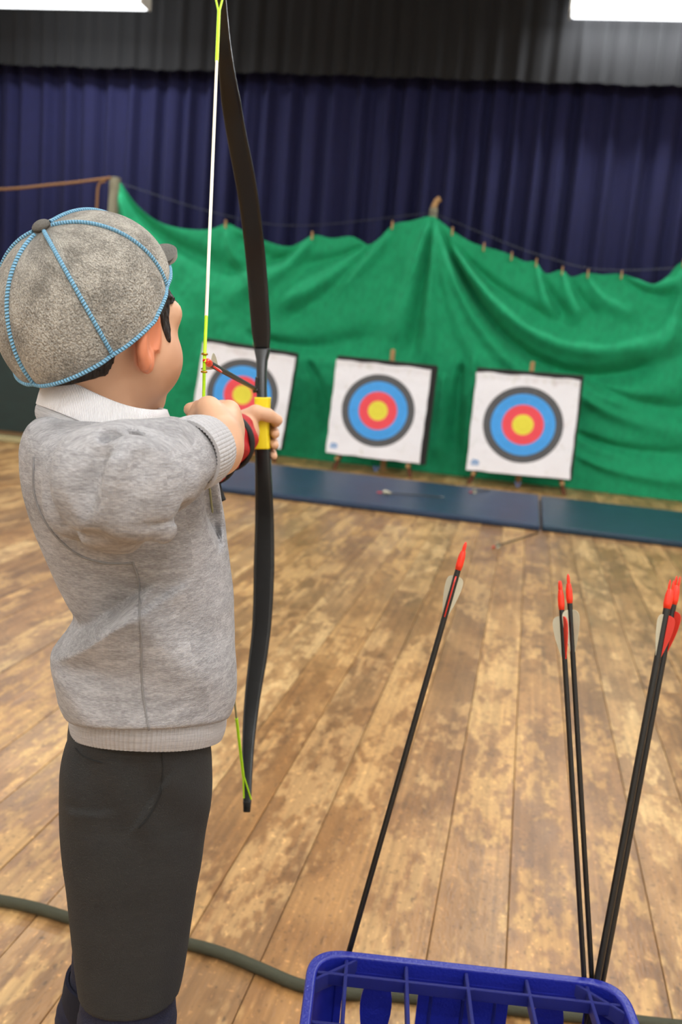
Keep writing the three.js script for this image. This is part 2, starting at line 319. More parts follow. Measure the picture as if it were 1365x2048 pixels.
// ------------------------------------------------------------------ stage curtain, pelmet
{
  const folds = (x, y, seed, period) => {
    const w = x + 0.05 * Math.sin(x * 2.3 + seed) + 0.03 * (noise2(x * 1.7, y * 0.35 + seed, 4096, 4096, 2) - 0.5), p = (2 * Math.PI) / period;
    const a = 0.6 + 0.9 * noise2(x * 1.9 + 7, seed, 4096, 4096, 4);
    return a * (Math.sin(w * p) + 0.35 * Math.sin(w * p * 1.73 + 1.1 + seed) + 0.22 * Math.sin(w * p * 0.41 + seed * 2));
  };
  const curtain = single('stage_curtain', sheet(1130, 24, (u, v) => { const x = lerp(-7.1, 7.5, u), y = lerp(4.1, 0.02, v); return [x, y, -8.85 + (0.035 + 0.02 * v) * folds(x, y, 1.3, 0.21)]; }, 0.004, 11.6, 3.7), M.curtain,
    'deep blue pleated stage curtain hanging across the hall behind the green cloth', 'curtain');
  single('curtain_pelmet', sheet(880, 10, (u, v) => { const x = lerp(-7.1, 7.5, u), y = lerp(4.27, 3.42 + 0.006 * Math.sin(x * 9), v); return [x, y, -8.55 + 0.013 * folds(x, y, 4.1, 0.16)]; }, 0.004, 11.6, 0.5), M.pelmet,
    'black gathered pelmet along the top of the blue stage curtain', 'pelmet');
  part('curtain_rail', bar([-7.1, 4.13, -8.86], [7.5, 4.13, -8.86], 0.02), M.steel, curtain);
}

// ------------------------------------------------------------------ posts, ropes, green backstop cloth
const clothTop = table(
  [-3.86, -3.73, -3.53, -3.31, -3.09, -2.95, -2.82, -2.7, -2.44, -2.23, -2.12, -2.02, -1.85, -1.68, -1.59, -1.52, -1.43, -1.32, -1.17, -0.99, -0.91, -0.8, -0.64, -0.53, -0.38, -0.28, -0.17, -0.07, -0.02, 0.03, 0.15, 0.23, 0.35, 0.48, 0.61, 0.77, 0.9, 1.0, 1.08, 1.3, 1.55, 1.9, 2.2],
  [2.33, 2.17, 2.03, 1.97, 1.96, 1.98, 2.03, 1.99, 1.90, 1.87, 1.92, 1.98, 1.965, 1.99, 1.96, 1.93, 1.99, 2.11, 2.15, 2.2, 2.16, 2.09, 2.01, 1.98, 1.95, 1.92, 1.88, 1.88, 1.82, 1.79, 1.83, 1.78, 1.82, 1.815, 1.83, 1.8, 1.77, 1.84, 1.95, 2.02, 1.95, 2.0, 2.05]);
{
  const pegs = [[-2.82, 2.03], [-2.02, 1.98], [-1.32, 2.11], [-0.8, 2.09], [-0.52, 1.98], [-0.28, 1.92], [-0.07, 1.88], [0.15, 1.83], [0.36, 1.82], [0.63, 1.83], [1.1, 1.96]];
  // ridges and valleys of the drape: start, control, end (x, y), depth, width
  const F = [
    [[-0.99, 2.2], [-1.0, 1.5], [-1.08, 0.9], -0.09, 0.055], [[-1.0, 2.2], [-1.12, 1.6], [-1.25, 1.0], 0.07, 0.09], [[-0.97, 2.2], [-0.93, 1.5], [-0.92, 0.8], 0.06, 0.07],
    [[-0.93, 2.15], [0.0, 0.335], [1.35, 1.32], -0.14, 0.06], [[-0.88, 2.1], [0.1, 0.62], [1.4, 1.55], 0.09, 0.08], [[-0.85, 2.05], [-0.35, 1.5], [0.5, 1.32], -0.05, 0.05],
    [[-0.95, 2.1], [-0.12, 0.16], [1.5, 1.12], 0.09, 0.1], [[-0.9, 1.9], [-0.6, 0.9], [0.0, 0.75], 0.05, 0.09],
    [[-0.07, 1.88], [-0.02, 1.6], [0.15, 1.38], 0.05, 0.045], [[-0.02, 1.82], [0.06, 1.6], [0.3, 1.4], -0.06, 0.04], [[0.15, 1.83], [0.2, 1.6], [0.38, 1.42], 0.05, 0.05], [[0.24, 1.78], [0.3, 1.6], [0.55, 1.42], -0.05, 0.04],
    [[0.36, 1.82], [0.45, 1.55], [0.9, 1.5], 0.04, 0.06], [[0.63, 1.83], [0.85, 1.62], [1.2, 1.7], -0.06, 0.045], [[0.7, 1.8], [0.9, 1.72], [1.1, 1.82], 0.05, 0.04],
    [[-1.32, 2.1], [-1.6, 1.55], [-2.5, 1.3], 0.08, 0.1], [[-1.45, 1.98], [-1.75, 1.5], [-2.4, 1.15], -0.08, 0.07], [[-1.55, 1.94], [-1.8, 1.75], [-2.2, 1.72], -0.05, 0.05],
    [[-2.02, 1.98], [-2.2, 1.6], [-2.9, 1.35], 0.06, 0.08], [[-2.1, 1.9], [-2.5, 1.6], [-3.0, 1.62], -0.05, 0.06], [[-2.82, 2.02], [-2.75, 1.6], [-2.3, 1.45], 0.06, 0.08], [[-2.75, 1.96], [-2.55, 1.75], [-2.1, 1.75], -0.05, 0.05],
    [[-3.86, 2.3], [-3.5, 1.75], [-2.7, 1.65], -0.08, 0.07], [[-3.86, 2.3], [-3.65, 1.5], [-3.1, 0.9], 0.08, 0.1], [[-2.6, 1.1], [-2.0, 0.85], [-1.2, 1.25], -0.08, 0.08], [[-2.0, 0.9], [-1.8, 0.6], [-1.7, 0.15], -0.07, 0.07],
    [[-0.6, 1.0], [-0.62, 0.6], [-0.55, 0.1], -0.1, 0.06], [[-0.5, 1.1], [-0.45, 0.6], [-0.48, 0.1], 0.07, 0.06], [[-0.75, 0.9], [-0.72, 0.5], [-0.75, 0.05], 0.07, 0.07],
    [[0.45, 0.95], [0.9, 0.72], [1.5, 0.78], -0.07, 0.06], [[0.45, 0.8], [0.8, 0.55], [1.6, 0.6], 0.05, 0.07], [[0.42, 0.5], [0.9, 0.28], [1.7, 0.45], -0.08, 0.06], [[0.45, 0.3], [0.9, 0.12], [1.6, 0.2], 0.06, 0.06],
    [[1.1, 1.95], [1.15, 1.4], [0.95, 0.9], 0.06, 0.08], [[1.3, 2.0], [1.4, 1.3], [1.3, 0.4], -0.08, 0.09],
  ].map(([a, b, c, amp, w]) => { const pts = []; for (let i = 0; i <= 14; i++) { const t = i / 14, s = 1 - t; pts.push([s * s * a[0] + 2 * s * t * b[0] + t * t * c[0], s * s * a[1] + 2 * s * t * b[1] + t * t * c[1], t]); } return { pts, amp, w }; });
  const drape = (x, y) => {
    let z = 0;
    for (const { pts, amp, w } of F) {
      let best = 9, bt = 0;
      for (let i = 0; i < 14; i++) { const p = pts[i], q = pts[i + 1], dx = q[0] - p[0], dy = q[1] - p[1], t = clamp(((x - p[0]) * dx + (y - p[1]) * dy) / (dx * dx + dy * dy), 0, 1), d = (x - p[0] - dx * t) ** 2 + (y - p[1] - dy * t) ** 2; if (d < best) { best = d; bt = (i + t) / 14; } }
      const ww = w * (0.35 + 1.1 * bt), fade = smoothstep(bt, -0.02, 0.12) * (1 - smoothstep(bt, 0.75, 1.0));
      if (best < 9 * ww * ww) z += amp * fade * Math.exp(-best / (ww * ww));
    }
    return z + 0.05 * (noise2(x * 2.2, y * 1.3, 4096, 4096, 3) - 0.5) + 0.022 * (noise2(x * 7, y * 5, 4096, 4096, 5) - 0.5) + 0.008 * (noise2(x * 19, y * 17, 4096, 4096, 6) - 0.5);
  };
  single('backstop_cloth', sheet(420, 170, (u, v) => {
    const x = lerp(-3.87, 2.2, u), top = clothTop(x), y = lerp(top, 0.004, v), s = 1 - Math.exp(-(top - y) * 9);
    return [x, y, -8.1 + s * drape(x, y) * 1.35 * (1 - 0.45 * v) + 0.02 * v * v - 0.03];
  }, 0.003, 6, 2), M.green, 'bright green cloth draped as a backstop behind the three round targets', 'cloth');
  const ordinal = ['first', 'second', 'third', 'fourth', 'fifth', 'sixth', 'seventh', 'eighth', 'ninth', 'tenth', 'eleventh'];
  for (const [i, [x, y]] of pegs.entries()) {
    const t = thing('clothes_peg', ordinal[i] + ' small clothes peg from the left along the green cloth top', 'peg', [x, y - 0.03, -8.085], 'clothes pegs along the green cloth');
    part('jaw', rbox(0.012, 0.07, 0.008, 0.002, 0, 0.02, 0.012), M.wood, t); part('jaw', rbox(0.012, 0.07, 0.008, 0.002, 0, 0.02, -0.014), M.wood, t);
  }
  const post = (name, label, x, z, h, r, lean) => {
    const t = thing('wooden_post', label, 'post', [x, 0, z]);
    part('pole', new THREE.CylinderGeometry(r * 0.9, r, h, 14).translate(0, h / 2, 0).applyMatrix4(new THREE.Matrix4().makeRotationZ(lean)), M.woodGrey, t);
    part('foot', merge([rbox(0.5, 0.05, 0.08, 0.01, 0, 0.025, 0), rbox(0.08, 0.05, 0.4, 0.01, 0, 0.025, 0)]), M.wood, t);
    return t;
  };
  post('a', 'greyish wooden post holding the top left corner of the green cloth', -4.0, -8.26, 2.39, 0.06, -0.01);
  const mid = post('b', 'wooden post with a bent tip at the highest peak of the green cloth', -1.01, -8.36, 2.3, 0.04, 0);
  part('hooked_tip', tube([[0, 2.28, 0], [0.0, 2.31, 0], [0.02, 2.36, 0], [0.05, 2.385, 0]], 0.026, 20, 10), M.wood, mid);
  single('rope', tube([[-6.6, 2.26, -8.2], [-5.3, 2.2, -8.15], [-4.5, 2.29, -8.17], [-3.98, 2.375, -8.185]], 0.012, 60, 8), M.rope, 'brown rope running from the left edge of the picture to the wooden post top', 'rope');
  single('rope_end', tube([[-4.03, 2.345, -8.18], [-4.1, 2.3, -8.18], [-4.11, 2.1, -8.18], [-4.12, 1.7, -8.18], [-4.13, 1.2, -8.18]], 0.012, 40, 8), M.rope, 'loose brown rope end hanging down beside the left wooden post', 'rope');
  single('support_line', tube([[-3.88, 2.33, -8.18], [-3.0, 2.13, -8.19], [-2.2, 2.06, -8.2], [-1.0, 2.24, -8.22]], 0.004, 60, 6), M.wire, 'thin dark line sagging between the left post and the middle post', 'line');
  single('support_line', tube([[-1.0, 2.24, -8.22], [0.0, 1.93, -8.18], [0.7, 1.87, -8.17], [2.2, 2.1, -8.18]], 0.004, 60, 6), M.wire, 'thin dark line sagging from the middle post towards the right above the green cloth', 'line');
}

// ------------------------------------------------------------------ dark green board at left, gym mats
{
  const t = thing('display_board', 'dark green upright board on a pale plinth at the left edge behind the boy', 'board', [-5.05, 0, -7.12]);
  part('panel', rbox(2.3, 0.82, 0.06, 0.01, 0, 0.495, 0), M.board, t);
  part('plinth', rbox(2.3, 0.045, 0.12, 0.006, 0, 0.025, 0.03), M.trim, t, 'pale wooden plinth strip');
  for (const s of [-0.9, 0.9]) part('strut', plank3([s, 0.6, -0.03], [s, 0.01, -0.4], 0.05, 0.03, [1, 0, 0]), M.wood, t);
  const gm = (x0, x1, z0, z1, m, label) => {
    const g = thing('gym_mat', label, 'mat', [(x0 + x1) / 2, 0, (z0 + z1) / 2], 'gym mats in front of the targets'), w = x1 - x0, d = z0 - z1;
    part('pad', rbox(w, 0.036, d, 0.012, 0, 0.022, 0), m, g);
    part('base', rbox(w - 0.006, 0.006, d - 0.006, 0.002, 0, 0.003, 0), M.foam, g);
  };
  gm(-2.7, 0.172, -5.87, -7.25, M.mat[0], 'slate blue gym mat on the boards below the left and middle targets');
  gm(0.184, 3.05, -5.885, -7.22, M.mat[1], 'teal blue gym mat at the right of the seam, reaching the right edge');
}

// ------------------------------------------------------------------ archery targets on easels
{
  const canvas = document.createElement('canvas'); canvas.width = canvas.height = 1024; const c = canvas.getContext('2d');
  const paint = (seed, logo) => {
    const r = rng(seed); c.fillStyle = '#f1eff3'; c.fillRect(0, 0, 1024, 1024);
    for (let i = 0; i < 90; i++) { c.fillStyle = `rgba(${150 + 40 * r()},${140 + 30 * r()},${120 + 30 * r()},${0.03 + 0.05 * r()})`; c.beginPath(); c.ellipse(1024 * r(), r() < 0.4 ? 60 * r() : 1024 * r(), 8 + 50 * r(), 5 + 26 * r(), r() * 3, 0, 7); c.fill(); }
    const S = 1024 / 0.86, ring = (rad, col) => { c.fillStyle = col; c.beginPath(); c.arc(512, 505, rad * S, 0, 7); c.fill(); };
    const fine = (rad, col) => { c.strokeStyle = col; c.lineWidth = 2.2; c.beginPath(); c.arc(512, 505, rad * S, 0, 7); c.stroke(); };
    ring(0.332, '#555557'); ring(0.268, '#48a2ec'); ring(0.174, '#f2505a'); ring(0.089, '#ecdf45');
    fine(0.300, '#7c7c7c'); fine(0.221, '#3a86c8'); fine(0.131, '#d03a46'); fine(0.044, '#cfc030');
    for (let i = 0; i < 70; i++) { const a = r() * 7, q = Math.sqrt(r()) * 0.34 * S; c.fillStyle = r() < 0.6 ? 'rgba(40,36,34,.5)' : 'rgba(245,240,235,.55)'; c.beginPath(); c.arc(512 + q * Math.cos(a), 505 + q * Math.sin(a), 2 + 2 * r(), 0, 7); c.fill(); }
    if (logo) { c.fillStyle = '#3f86c4'; c.fillRect(36, 940, 86, 12); c.fillRect(44, 958, 70, 10); c.beginPath(); c.moveTo(40, 934); c.lineTo(66, 902); c.lineTo(82, 922); c.lineTo(98, 906); c.lineTo(120, 934); c.fill(); }
    const d = c.getImageData(0, 0, 1024, 1024), t = new THREE.DataTexture(new Uint8Array(d.data.buffer.slice(0)), 1024, 1024);
    t.colorSpace = THREE.SRGBColorSpace; t.magFilter = t.minFilter = THREE.LinearFilter; t.flipY = true; t.needsUpdate = true; return t;
  };
  function target(x, y, z, rz, ry, seed, w, h, label, paperW) {
    const t = thing('archery_target', label, 'target', [x, y, z]);
    t.rotation.set(-0.11, ry, rz, 'YXZ');
    part('boss', rbox(w + 0.012, h + 0.02, 0.09, 0.012, 0.004, 0.004, -0.05), M.foam, t, 'dark layered foam boss');
    const r = rng(seed + 9), o = r() * 50;
    const paper = sheet(60, 60, (u, v) => {
      const X = (u - 0.5) * w * paperW - w * (1 - paperW) * 0.45, Y = (0.5 - v) * h * 0.968 - 0.013, e = Math.max(Math.abs(u - 0.5), Math.abs(v - 0.5)) * 2;
      const edge = 0.008 * (noise2(u * 9 + o, v * 9, 4096, 4096, 3) - 0.5) * smoothstep(e, 0.85, 1);
      return [X + edge, Y + edge - (v < 0.06 ? 0.004 * Math.sin(u * 17 + o) : 0), 0.006 + 0.010 * noise2(u * 6 + o, v * 6, 4096, 4096, 7) + 0.004 * noise2(u * 22 + o, v * 22, 4096, 4096, 8) + 0.008 * smoothstep(0.07 - v, 0, 0.07)];
    }, 0.0015);
    part('paper_face', paper, mat(0xffffff, 0.75, { map: paint(seed, true) }), t, 'crumpled white paper face with black, blue, red and yellow rings');
    return t;
  }
  target(-2.435, 0.56, -7.7, -0.075, 0.12, 3, 0.82, 0.83, 'leftmost round target, tilted, behind the bow and the nocked arrow', 1.0);
  target(-1.213, 0.54, -7.7, -0.012, 0, 5, 0.85, 0.82, 'middle round target with a dark right edge, between the other two', 0.955);
  target(-0.012, 0.545, -7.7, 0.012, 0, 8, 0.855, 0.84, 'rightmost round target, in front of the smooth green folds', 0.985);
  function easel(x, feet, apex, label) {
    const t = thing('wooden_easel', label, 'easel', [x, 0, -7.72], 'easels holding the three targets');
    for (const f of feet) part('leg', plank3([f - x, 0, 0.03], [apex - x + (f - apex) * 0.10, 0.95, -0.155], 0.034, 0.024, [1, 0, 0]), M.woodDark, t);
    part('rear_leg', plank3([apex - x, 0, -0.24], [apex - x, 0.96, -0.19], 0.05, 0.024, [1, 0, 0]), M.wood, t);
    for (const f of feet) part('peg', rbox(0.03, 0.03, 0.12, 0.006, f - x + (apex - f) * 0.08, 0.10, 0.05), M.wood, t);
    part('head', rbox(0.036, 0.14, 0.04, 0.008, apex - x, 0.985, -0.165), M.wood, t);
    part('tie', tube([[apex - x - 0.02, 0.08, 0.15], [apex - x, 0.04, 0.19], [apex - x + 0.02, 0.08, 0.15]], 0.004, 12, 6), mat(0x3a64a0, 0.7), t, 'small blue tie under the ledge');
  }
  easel(-2.43, [-2.75, -2.1], -2.4, 'wooden easel holding the leftmost tilted target');
  easel(-1.213, [-1.567, -0.9], -1.18, 'wooden easel holding the middle target, peg showing above it');
  easel(-0.012, [-0.405, 0.385], 0.0, 'wooden easel holding the rightmost target, peg showing above it');
}

// ------------------------------------------------------------------ arrows
// an arrow with its point at the origin and its nock at +y
function buildArrow(t, L, r, shaftMat, roll = 0, vaneL = 0.055, vaneH = 0.0094, nockL = 0.03, index = M.vaneRed) {
  part('shaft', merge([new THREE.CylinderGeometry(r, r, L - nockL - 0.02, 14).translate(0, (L - nockL - 0.02) / 2 + 0.02, 0)]), shaftMat, t);
  part('point', new THREE.LatheGeometry([[0.0002, 0], [r * 0.5, 0.008], [r * 1.02, 0.016], [r * 1.02, 0.03], [0.0002, 0.03]].map((p) => new THREE.Vector2(...p)), 14), M.steel, t);
  const y = L - nockL, n = new THREE.LatheGeometry([[0.0002, -0.006], [r * 1.05, -0.006], [r * 1.25, 0], [r * 1.2, nockL * 0.35], [r * 0.85, nockL * 0.6], [r * 0.75, nockL * 0.62], [0.0002, nockL * 0.62]].map((p) => new THREE.Vector2(...p)), 14);
  const ears = [-1, 1].map((s) => { const e = new THREE.SphereGeometry(1, 10, 8); e.scale(r * 0.36, nockL * 0.28, r * 0.62); return e.translate(s * r * 0.5, nockL * 0.74, 0); });
  part('nock', merge([n, ...ears]).rotateY(roll).translate(0, y, 0), M.nock, t, 'orange-red plastic nock');
  for (let i = 0; i < 3; i++) {
    const s = new THREE.Shape(); s.moveTo(0, 0); s.bezierCurveTo(vaneH * 0.4, vaneL * 0.25, vaneH, vaneL * 0.55, vaneH, vaneL * 0.82); s.bezierCurveTo(vaneH, vaneL * 0.95, vaneH * 0.6, vaneL, 0, vaneL); s.closePath();
    const v = new THREE.ExtrudeGeometry(s, { depth: i ? 0.0006 : 0.0016, bevelEnabled: false, curveSegments: 10 }).translate(r * 0.8, 0, i ? -0.0003 : -0.0008).rotateY(roll + (i * 2 * Math.PI) / 3).translate(0, y - 0.014 - vaneL, 0);
    part('vane', v, i ? M.vaneWhite : index, t, i || index === M.vaneWhite ? 'white plastic vane' : 'red plastic index vane');
  }
}
function placeArrow(t, tip, nock) { const d = V(...nock).sub(V(...tip)).normalize(); t.position.set(...tip); t.quaternion.setFromUnitVectors(V(0, 1, 0), d); }

// ------------------------------------------------------------------ blue crate with arrows standing in it
const CR = { x: 0.033, z: -0.868, yaw: 0.155, top: 0.33, w: 0.38, d: 0.315 };
{
  const t = thing('plastic_crate', 'blue plastic bottle crate with a divider grid, holding black arrows', 'crate', [CR.x, 0, CR.z]);
  t.rotation.y = CR.yaw;
  const { w, d, top } = CR, cut = 0.045;
  const outline = (s, q) => { q.moveTo(-w / 2 * s + cut, -d / 2 * s); q.lineTo(w / 2 * s - cut, -d / 2 * s); q.quadraticCurveTo(w / 2 * s, -d / 2 * s, w / 2 * s, -d / 2 * s + cut); q.lineTo(w / 2 * s, d / 2 * s - cut); q.quadraticCurveTo(w / 2 * s, d / 2 * s, w / 2 * s - cut, d / 2 * s); q.lineTo(-w / 2 * s + cut, d / 2 * s); q.quadraticCurveTo(-w / 2 * s, d / 2 * s, -w / 2 * s, d / 2 * s - cut); q.lineTo(-w / 2 * s, -d / 2 * s + cut); q.quadraticCurveTo(-w / 2 * s, -d / 2 * s, -w / 2 * s + cut, -d / 2 * s); return q; };
  const ringGeo = (s0, s1, h, y, bevel) => { const s = outline(s0, new THREE.Shape()); if (s1) s.holes.push(outline(s1, new THREE.Path())); return new THREE.ExtrudeGeometry(s, { depth: h, bevelEnabled: bevel > 0, bevelSize: bevel, bevelThickness: bevel, bevelSegments: 3, curveSegments: 10 }).rotateX(-Math.PI / 2).translate(0, y, 0); };
  part('rim', merge([ringGeo(1.0, 0.968, 0.022, top - 0.025, 0.003)]), M.crate, t);
  part('base', merge([ringGeo(0.96, 0, 0.006, 0.12, 0), ringGeo(0.97, 0.93, 0.05, 0.002, 0.001)]), M.crate, t);
  // side walls with cut-out windows
  const wall = (len, windows) => {
    const s = new THREE.Shape(); s.moveTo(-len / 2, 0.03); s.lineTo(len / 2, 0.03); s.lineTo(len / 2, top - 0.02); s.lineTo(-len / 2, top - 0.02); s.closePath();
    for (const [x0, x1, y0, y1, bulge] of windows) {
      const h = new THREE.Path(), r = 0.006;
      h.moveTo(x0 + r, y0);
      if (bulge > 0) { h.lineTo(x1 - r, y0); h.quadraticCurveTo(x1, y0, x1, y0 + r); h.bezierCurveTo(x1 + bulge, y0 + (y1 - y0) * 0.35, x1 - bulge, y0 + (y1 - y0) * 0.6, x1, y1 - r); } else { h.lineTo(x1 - r, y0); h.quadraticCurveTo(x1, y0, x1, y0 + r); h.lineTo(x1, y1 - r); }
      h.quadraticCurveTo(x1, y1, x1 - r, y1); h.lineTo(x0 + r, y1); h.quadraticCurveTo(x0, y1, x0, y1 - r);
      if (bulge < 0) h.bezierCurveTo(x0 - bulge, y0 + (y1 - y0) * 0.6, x0 + bulge, y0 + (y1 - y0) * 0.35, x0, y0 + r); else h.lineTo(x0, y0 + r);
      h.quadraticCurveTo(x0, y0, x0 + r, y0); s.holes.push(h);
    }
    return new THREE.ExtrudeGeometry(s, { depth: 0.004, bevelEnabled: false, curveSegments: 10 });
  };
  const pair = (c) => [[c - 0.05, c - 0.016, top - 0.15, top - 0.032, 0.012], [c + 0.016, c + 0.05, top - 0.15, top - 0.032, -0.012], [c - 0.05, c + 0.05, 0.06, 0.115, 0]];
  const W = w - 2 * cut * 0.75;
  const long = wall(W, [...pair(-0.105), ...pair(0.105)]), short = wall(d - 2 * cut * 0.75, pair(0));
  const ribs = (n, span) => [...Array(n).keys()].map((i) => rbox(0.004, top - 0.1, 0.008, 0.0015, -span / 2 + (span * i) / (n - 1), top / 2 + 0.01, 0.002));
  part('side_wall', merge([long, ...ribs(3, 0.078)]).translate(0, 0, -d / 2 * 0.965), M.crate, t);
  part('side_wall', merge([long, ...ribs(3, 0.078)]).translate(0, 0, d / 2 * 0.965 - 0.004), M.crate, t);
  for (const s of [-1, 1]) part('side_wall', merge([short]).translate(0, 0, -0.002).rotateY(Math.PI / 2).translate(s * w / 2 * 0.965, 0, 0), M.crate, t);
  for (const sx of [-1, 1]) for (const sz of [-1, 1]) {     // rounded corner posts and the diagonal brace at the top of each corner
    const c = new THREE.CylinderGeometry(cut * 0.8, cut * 0.8, top - 0.05, 10, 1, true, sx > 0 ? (sz > 0 ? 0 : Math.PI / 2) : (sz > 0 ? -Math.PI / 2 : Math.PI), Math.PI / 2).translate(sx * (w / 2 * 0.965 - cut * 0.8), top / 2, sz * (d / 2 * 0.965 - cut * 0.8));
    part('corner_post', c, new THREE.MeshPhysicalMaterial({ ...{ color: 0x141f88, roughness: 0.42, side: THREE.DoubleSide } }), t);
    const q = rbox(0.075, 0.02, 0.004, 0.0015).rotateY(sx * sz * 0.72).translate(sx * (w / 2 - 0.034), top - 0.014, sz * (d / 2 - 0.026));
    part('corner_brace', q, M.crate, t);
  }
  const gridY = 0.016;
  for (const x of [-0.146, -0.073, 0, 0.073, 0.146]) part('divider', rbox(0.0045, gridY, d * 0.95, 0.0018, x, top - gridY / 2 - 0.004, 0), M.crate, t);
  for (const z of [-0.122, -0.04, 0.042, 0.122]) part('divider', rbox(w * 0.95, gridY, 0.0045, 0.0018, 0, top - gridY / 2 - 0.004, z), M.crate, t);
  const spots = [
    ['arrow with red vane facing out, alone at the left side of the crate', [-0.166, 0.126, -0.975], [-0.0545, 0.831, -1.13], 0.0037, -1.57],
    ['black arrow in the close pair, left one with the lower nock', [0.188, 0.126, -1.01], [0.066, 0.793, -1.15], 0.0033, -1.1],
    ['black arrow in the close pair, right one with the higher nock', [0.197, 0.126, -1.02], [0.075, 0.802, -1.153], 0.0033, 1.57],
    ['black arrow at the right edge leaning right, nearer of the two crossing there', [0.152, 0.126, -1.0], [0.203, 0.806, -1.178], 0.0042, -0.35],
    ['black arrow at the right edge leaning right, partly behind another arrow', [0.163, 0.126, -1.03], [0.213, 0.808, -1.196], 0.0042, -0.5],
  ];
  for (const [label, tip, nock, r, roll] of spots) {
    const a = thing('arrow', label, 'arrow', [0, 0, 0], 'arrows standing in the blue crate'), L = V(...tip).distanceTo(V(...nock));
    buildArrow(a, L, r, M.shaft, roll); placeArrow(a, tip, nock);
  }
  const low = [['arrow lying on the bare boards in front of the mat seam', [0.17, 0.008, -5.8], [-0.1, 0.01, -5.13], 1.0], ['arrow lying on the blue mat in front of the middle target', [-0.5, 0.05, -6.5], [-0.97, 0.052, -6.35], 1.0], ['arrow lying on the blue mat below the rightmost target, pale nock', [-0.2, 0.05, -7.15], [-0.35, 0.052, -6.87], 1.0]];
  for (const [label, tip, nock] of low) { const a = thing('arrow', label, 'arrow', [0, 0, 0]); buildArrow(a, V(...tip).distanceTo(V(...nock)), 0.004, M.shaftGrey, 0.9, 0.07, 0.02, 0.03, M.vaneWhite); placeArrow(a, tip, nock); }
}

// ------------------------------------------------------------------ hose on the floor
single('garden_hose', tube([[-1.6, 0.0108, -1.2], [-1.2, 0.0108, -1.34], [-0.832, 0.0108, -1.376], [-0.69, 0.0108, -1.37], [-0.58, 0.0108, -1.36], [-0.472, 0.0108, -1.37], [-0.398, 0.0108, -1.365], [-0.319, 0.0108, -1.346], [-0.253, 0.0108, -1.33], [-0.178, 0.0108, -1.335], [-0.09, 0.0108, -1.357], [0.155, 0.0108, -1.394], [0.325, 0.0108, -1.423], [0.9, 0.0108, -1.5], [1.6, 0.0108, -1.3]], 0.0102, 160, 12), M.hose,
  'dark olive hose snaking over the boards behind the boy and the blue crate', 'hose');

// ------------------------------------------------------------------ the boy (own axes: x where his chest faces, y up, z towards his right side)
const BOY = V(-0.3613, 0, -0.8554), TURN = 0.3996;
const onBoy = (g) => { g.position.copy(BOY); g.rotation.y = TURN; return g; };
const boy = thing('person', 'boy in a grey felt cap, grey sweater and dark shorts drawing a bow', 'person'); onBoy(boy);

// head axes: f forwards, u up, r to his right
const HC = [-0.059, 1.066, 0.0], HA = 45 * Math.PI / 180, HROLL = 0.05;
const hF = V(Math.cos(HA), 0, -Math.sin(HA)), hR0 = V(Math.sin(HA), 0, Math.cos(HA)), hU = V(0, 1, 0).applyAxisAngle(hF, -0), hR = hR0.clone();
hU.applyAxisAngle(hF, -HROLL); hR.applyAxisAngle(hF, -HROLL); if (hR.y < 0) { hU.applyAxisAngle(hF, 2 * HROLL); hR.applyAxisAngle(hF, 2 * HROLL); }
const toHead = (x, y, z) => { x -= HC[0]; y -= HC[1]; z -= HC[2]; return [x * hF.x + y * hF.y + z * hF.z, x * hU.x + y * hU.y + z * hU.z, x * hR.x + y * hR.y + z * hR.z]; };
const fromHead = (f, u, r) => V(...HC).addScaledVector(hF, f).addScaledVector(hU, u).addScaledVector(hR, r);
function earSDF(f, u, r) {                                   // right ear (mirror r for the left)
  const a = 0.42, c0 = [0.009, -0.018, 0.0635], F = f - c0[0], U = u - c0[1], R = r - c0[2];
  const w = -F * Math.cos(a) + R * Math.sin(a), n = F * Math.sin(a) + R * Math.cos(a), tilt = U * 0.97 - w * 0.2, W = w * 0.97 + U * 0.2 - 0.008;
  if (Math.abs(tilt) > 0.06 || Math.abs(W) > 0.05 || Math.abs(n) > 0.05) return 0.02 + len3(tilt, W, n) * 0.3;
  let d = ell(W, tilt, n, [0, 0, 0], [0.0175, 0.028, 0.0065]);
  const q = Math.hypot(W / 0.0155, tilt / 0.026), rim = Math.hypot((q - 1) * 0.018, n - 0.003) - 0.0046;
  d = smin(d, tilt < -0.012 && W < 0 ? 1 : rim, 0.004);
  d = smax(d, -ell(W, tilt, n, [-0.004, 0.002, 0.009], [0.0085, 0.0165, 0.0075]), 0.004);
  return smin(d, ell(W, tilt, n, [-0.006, -0.026, 0.001], [0.008, 0.0095, 0.006]), 0.008);
}
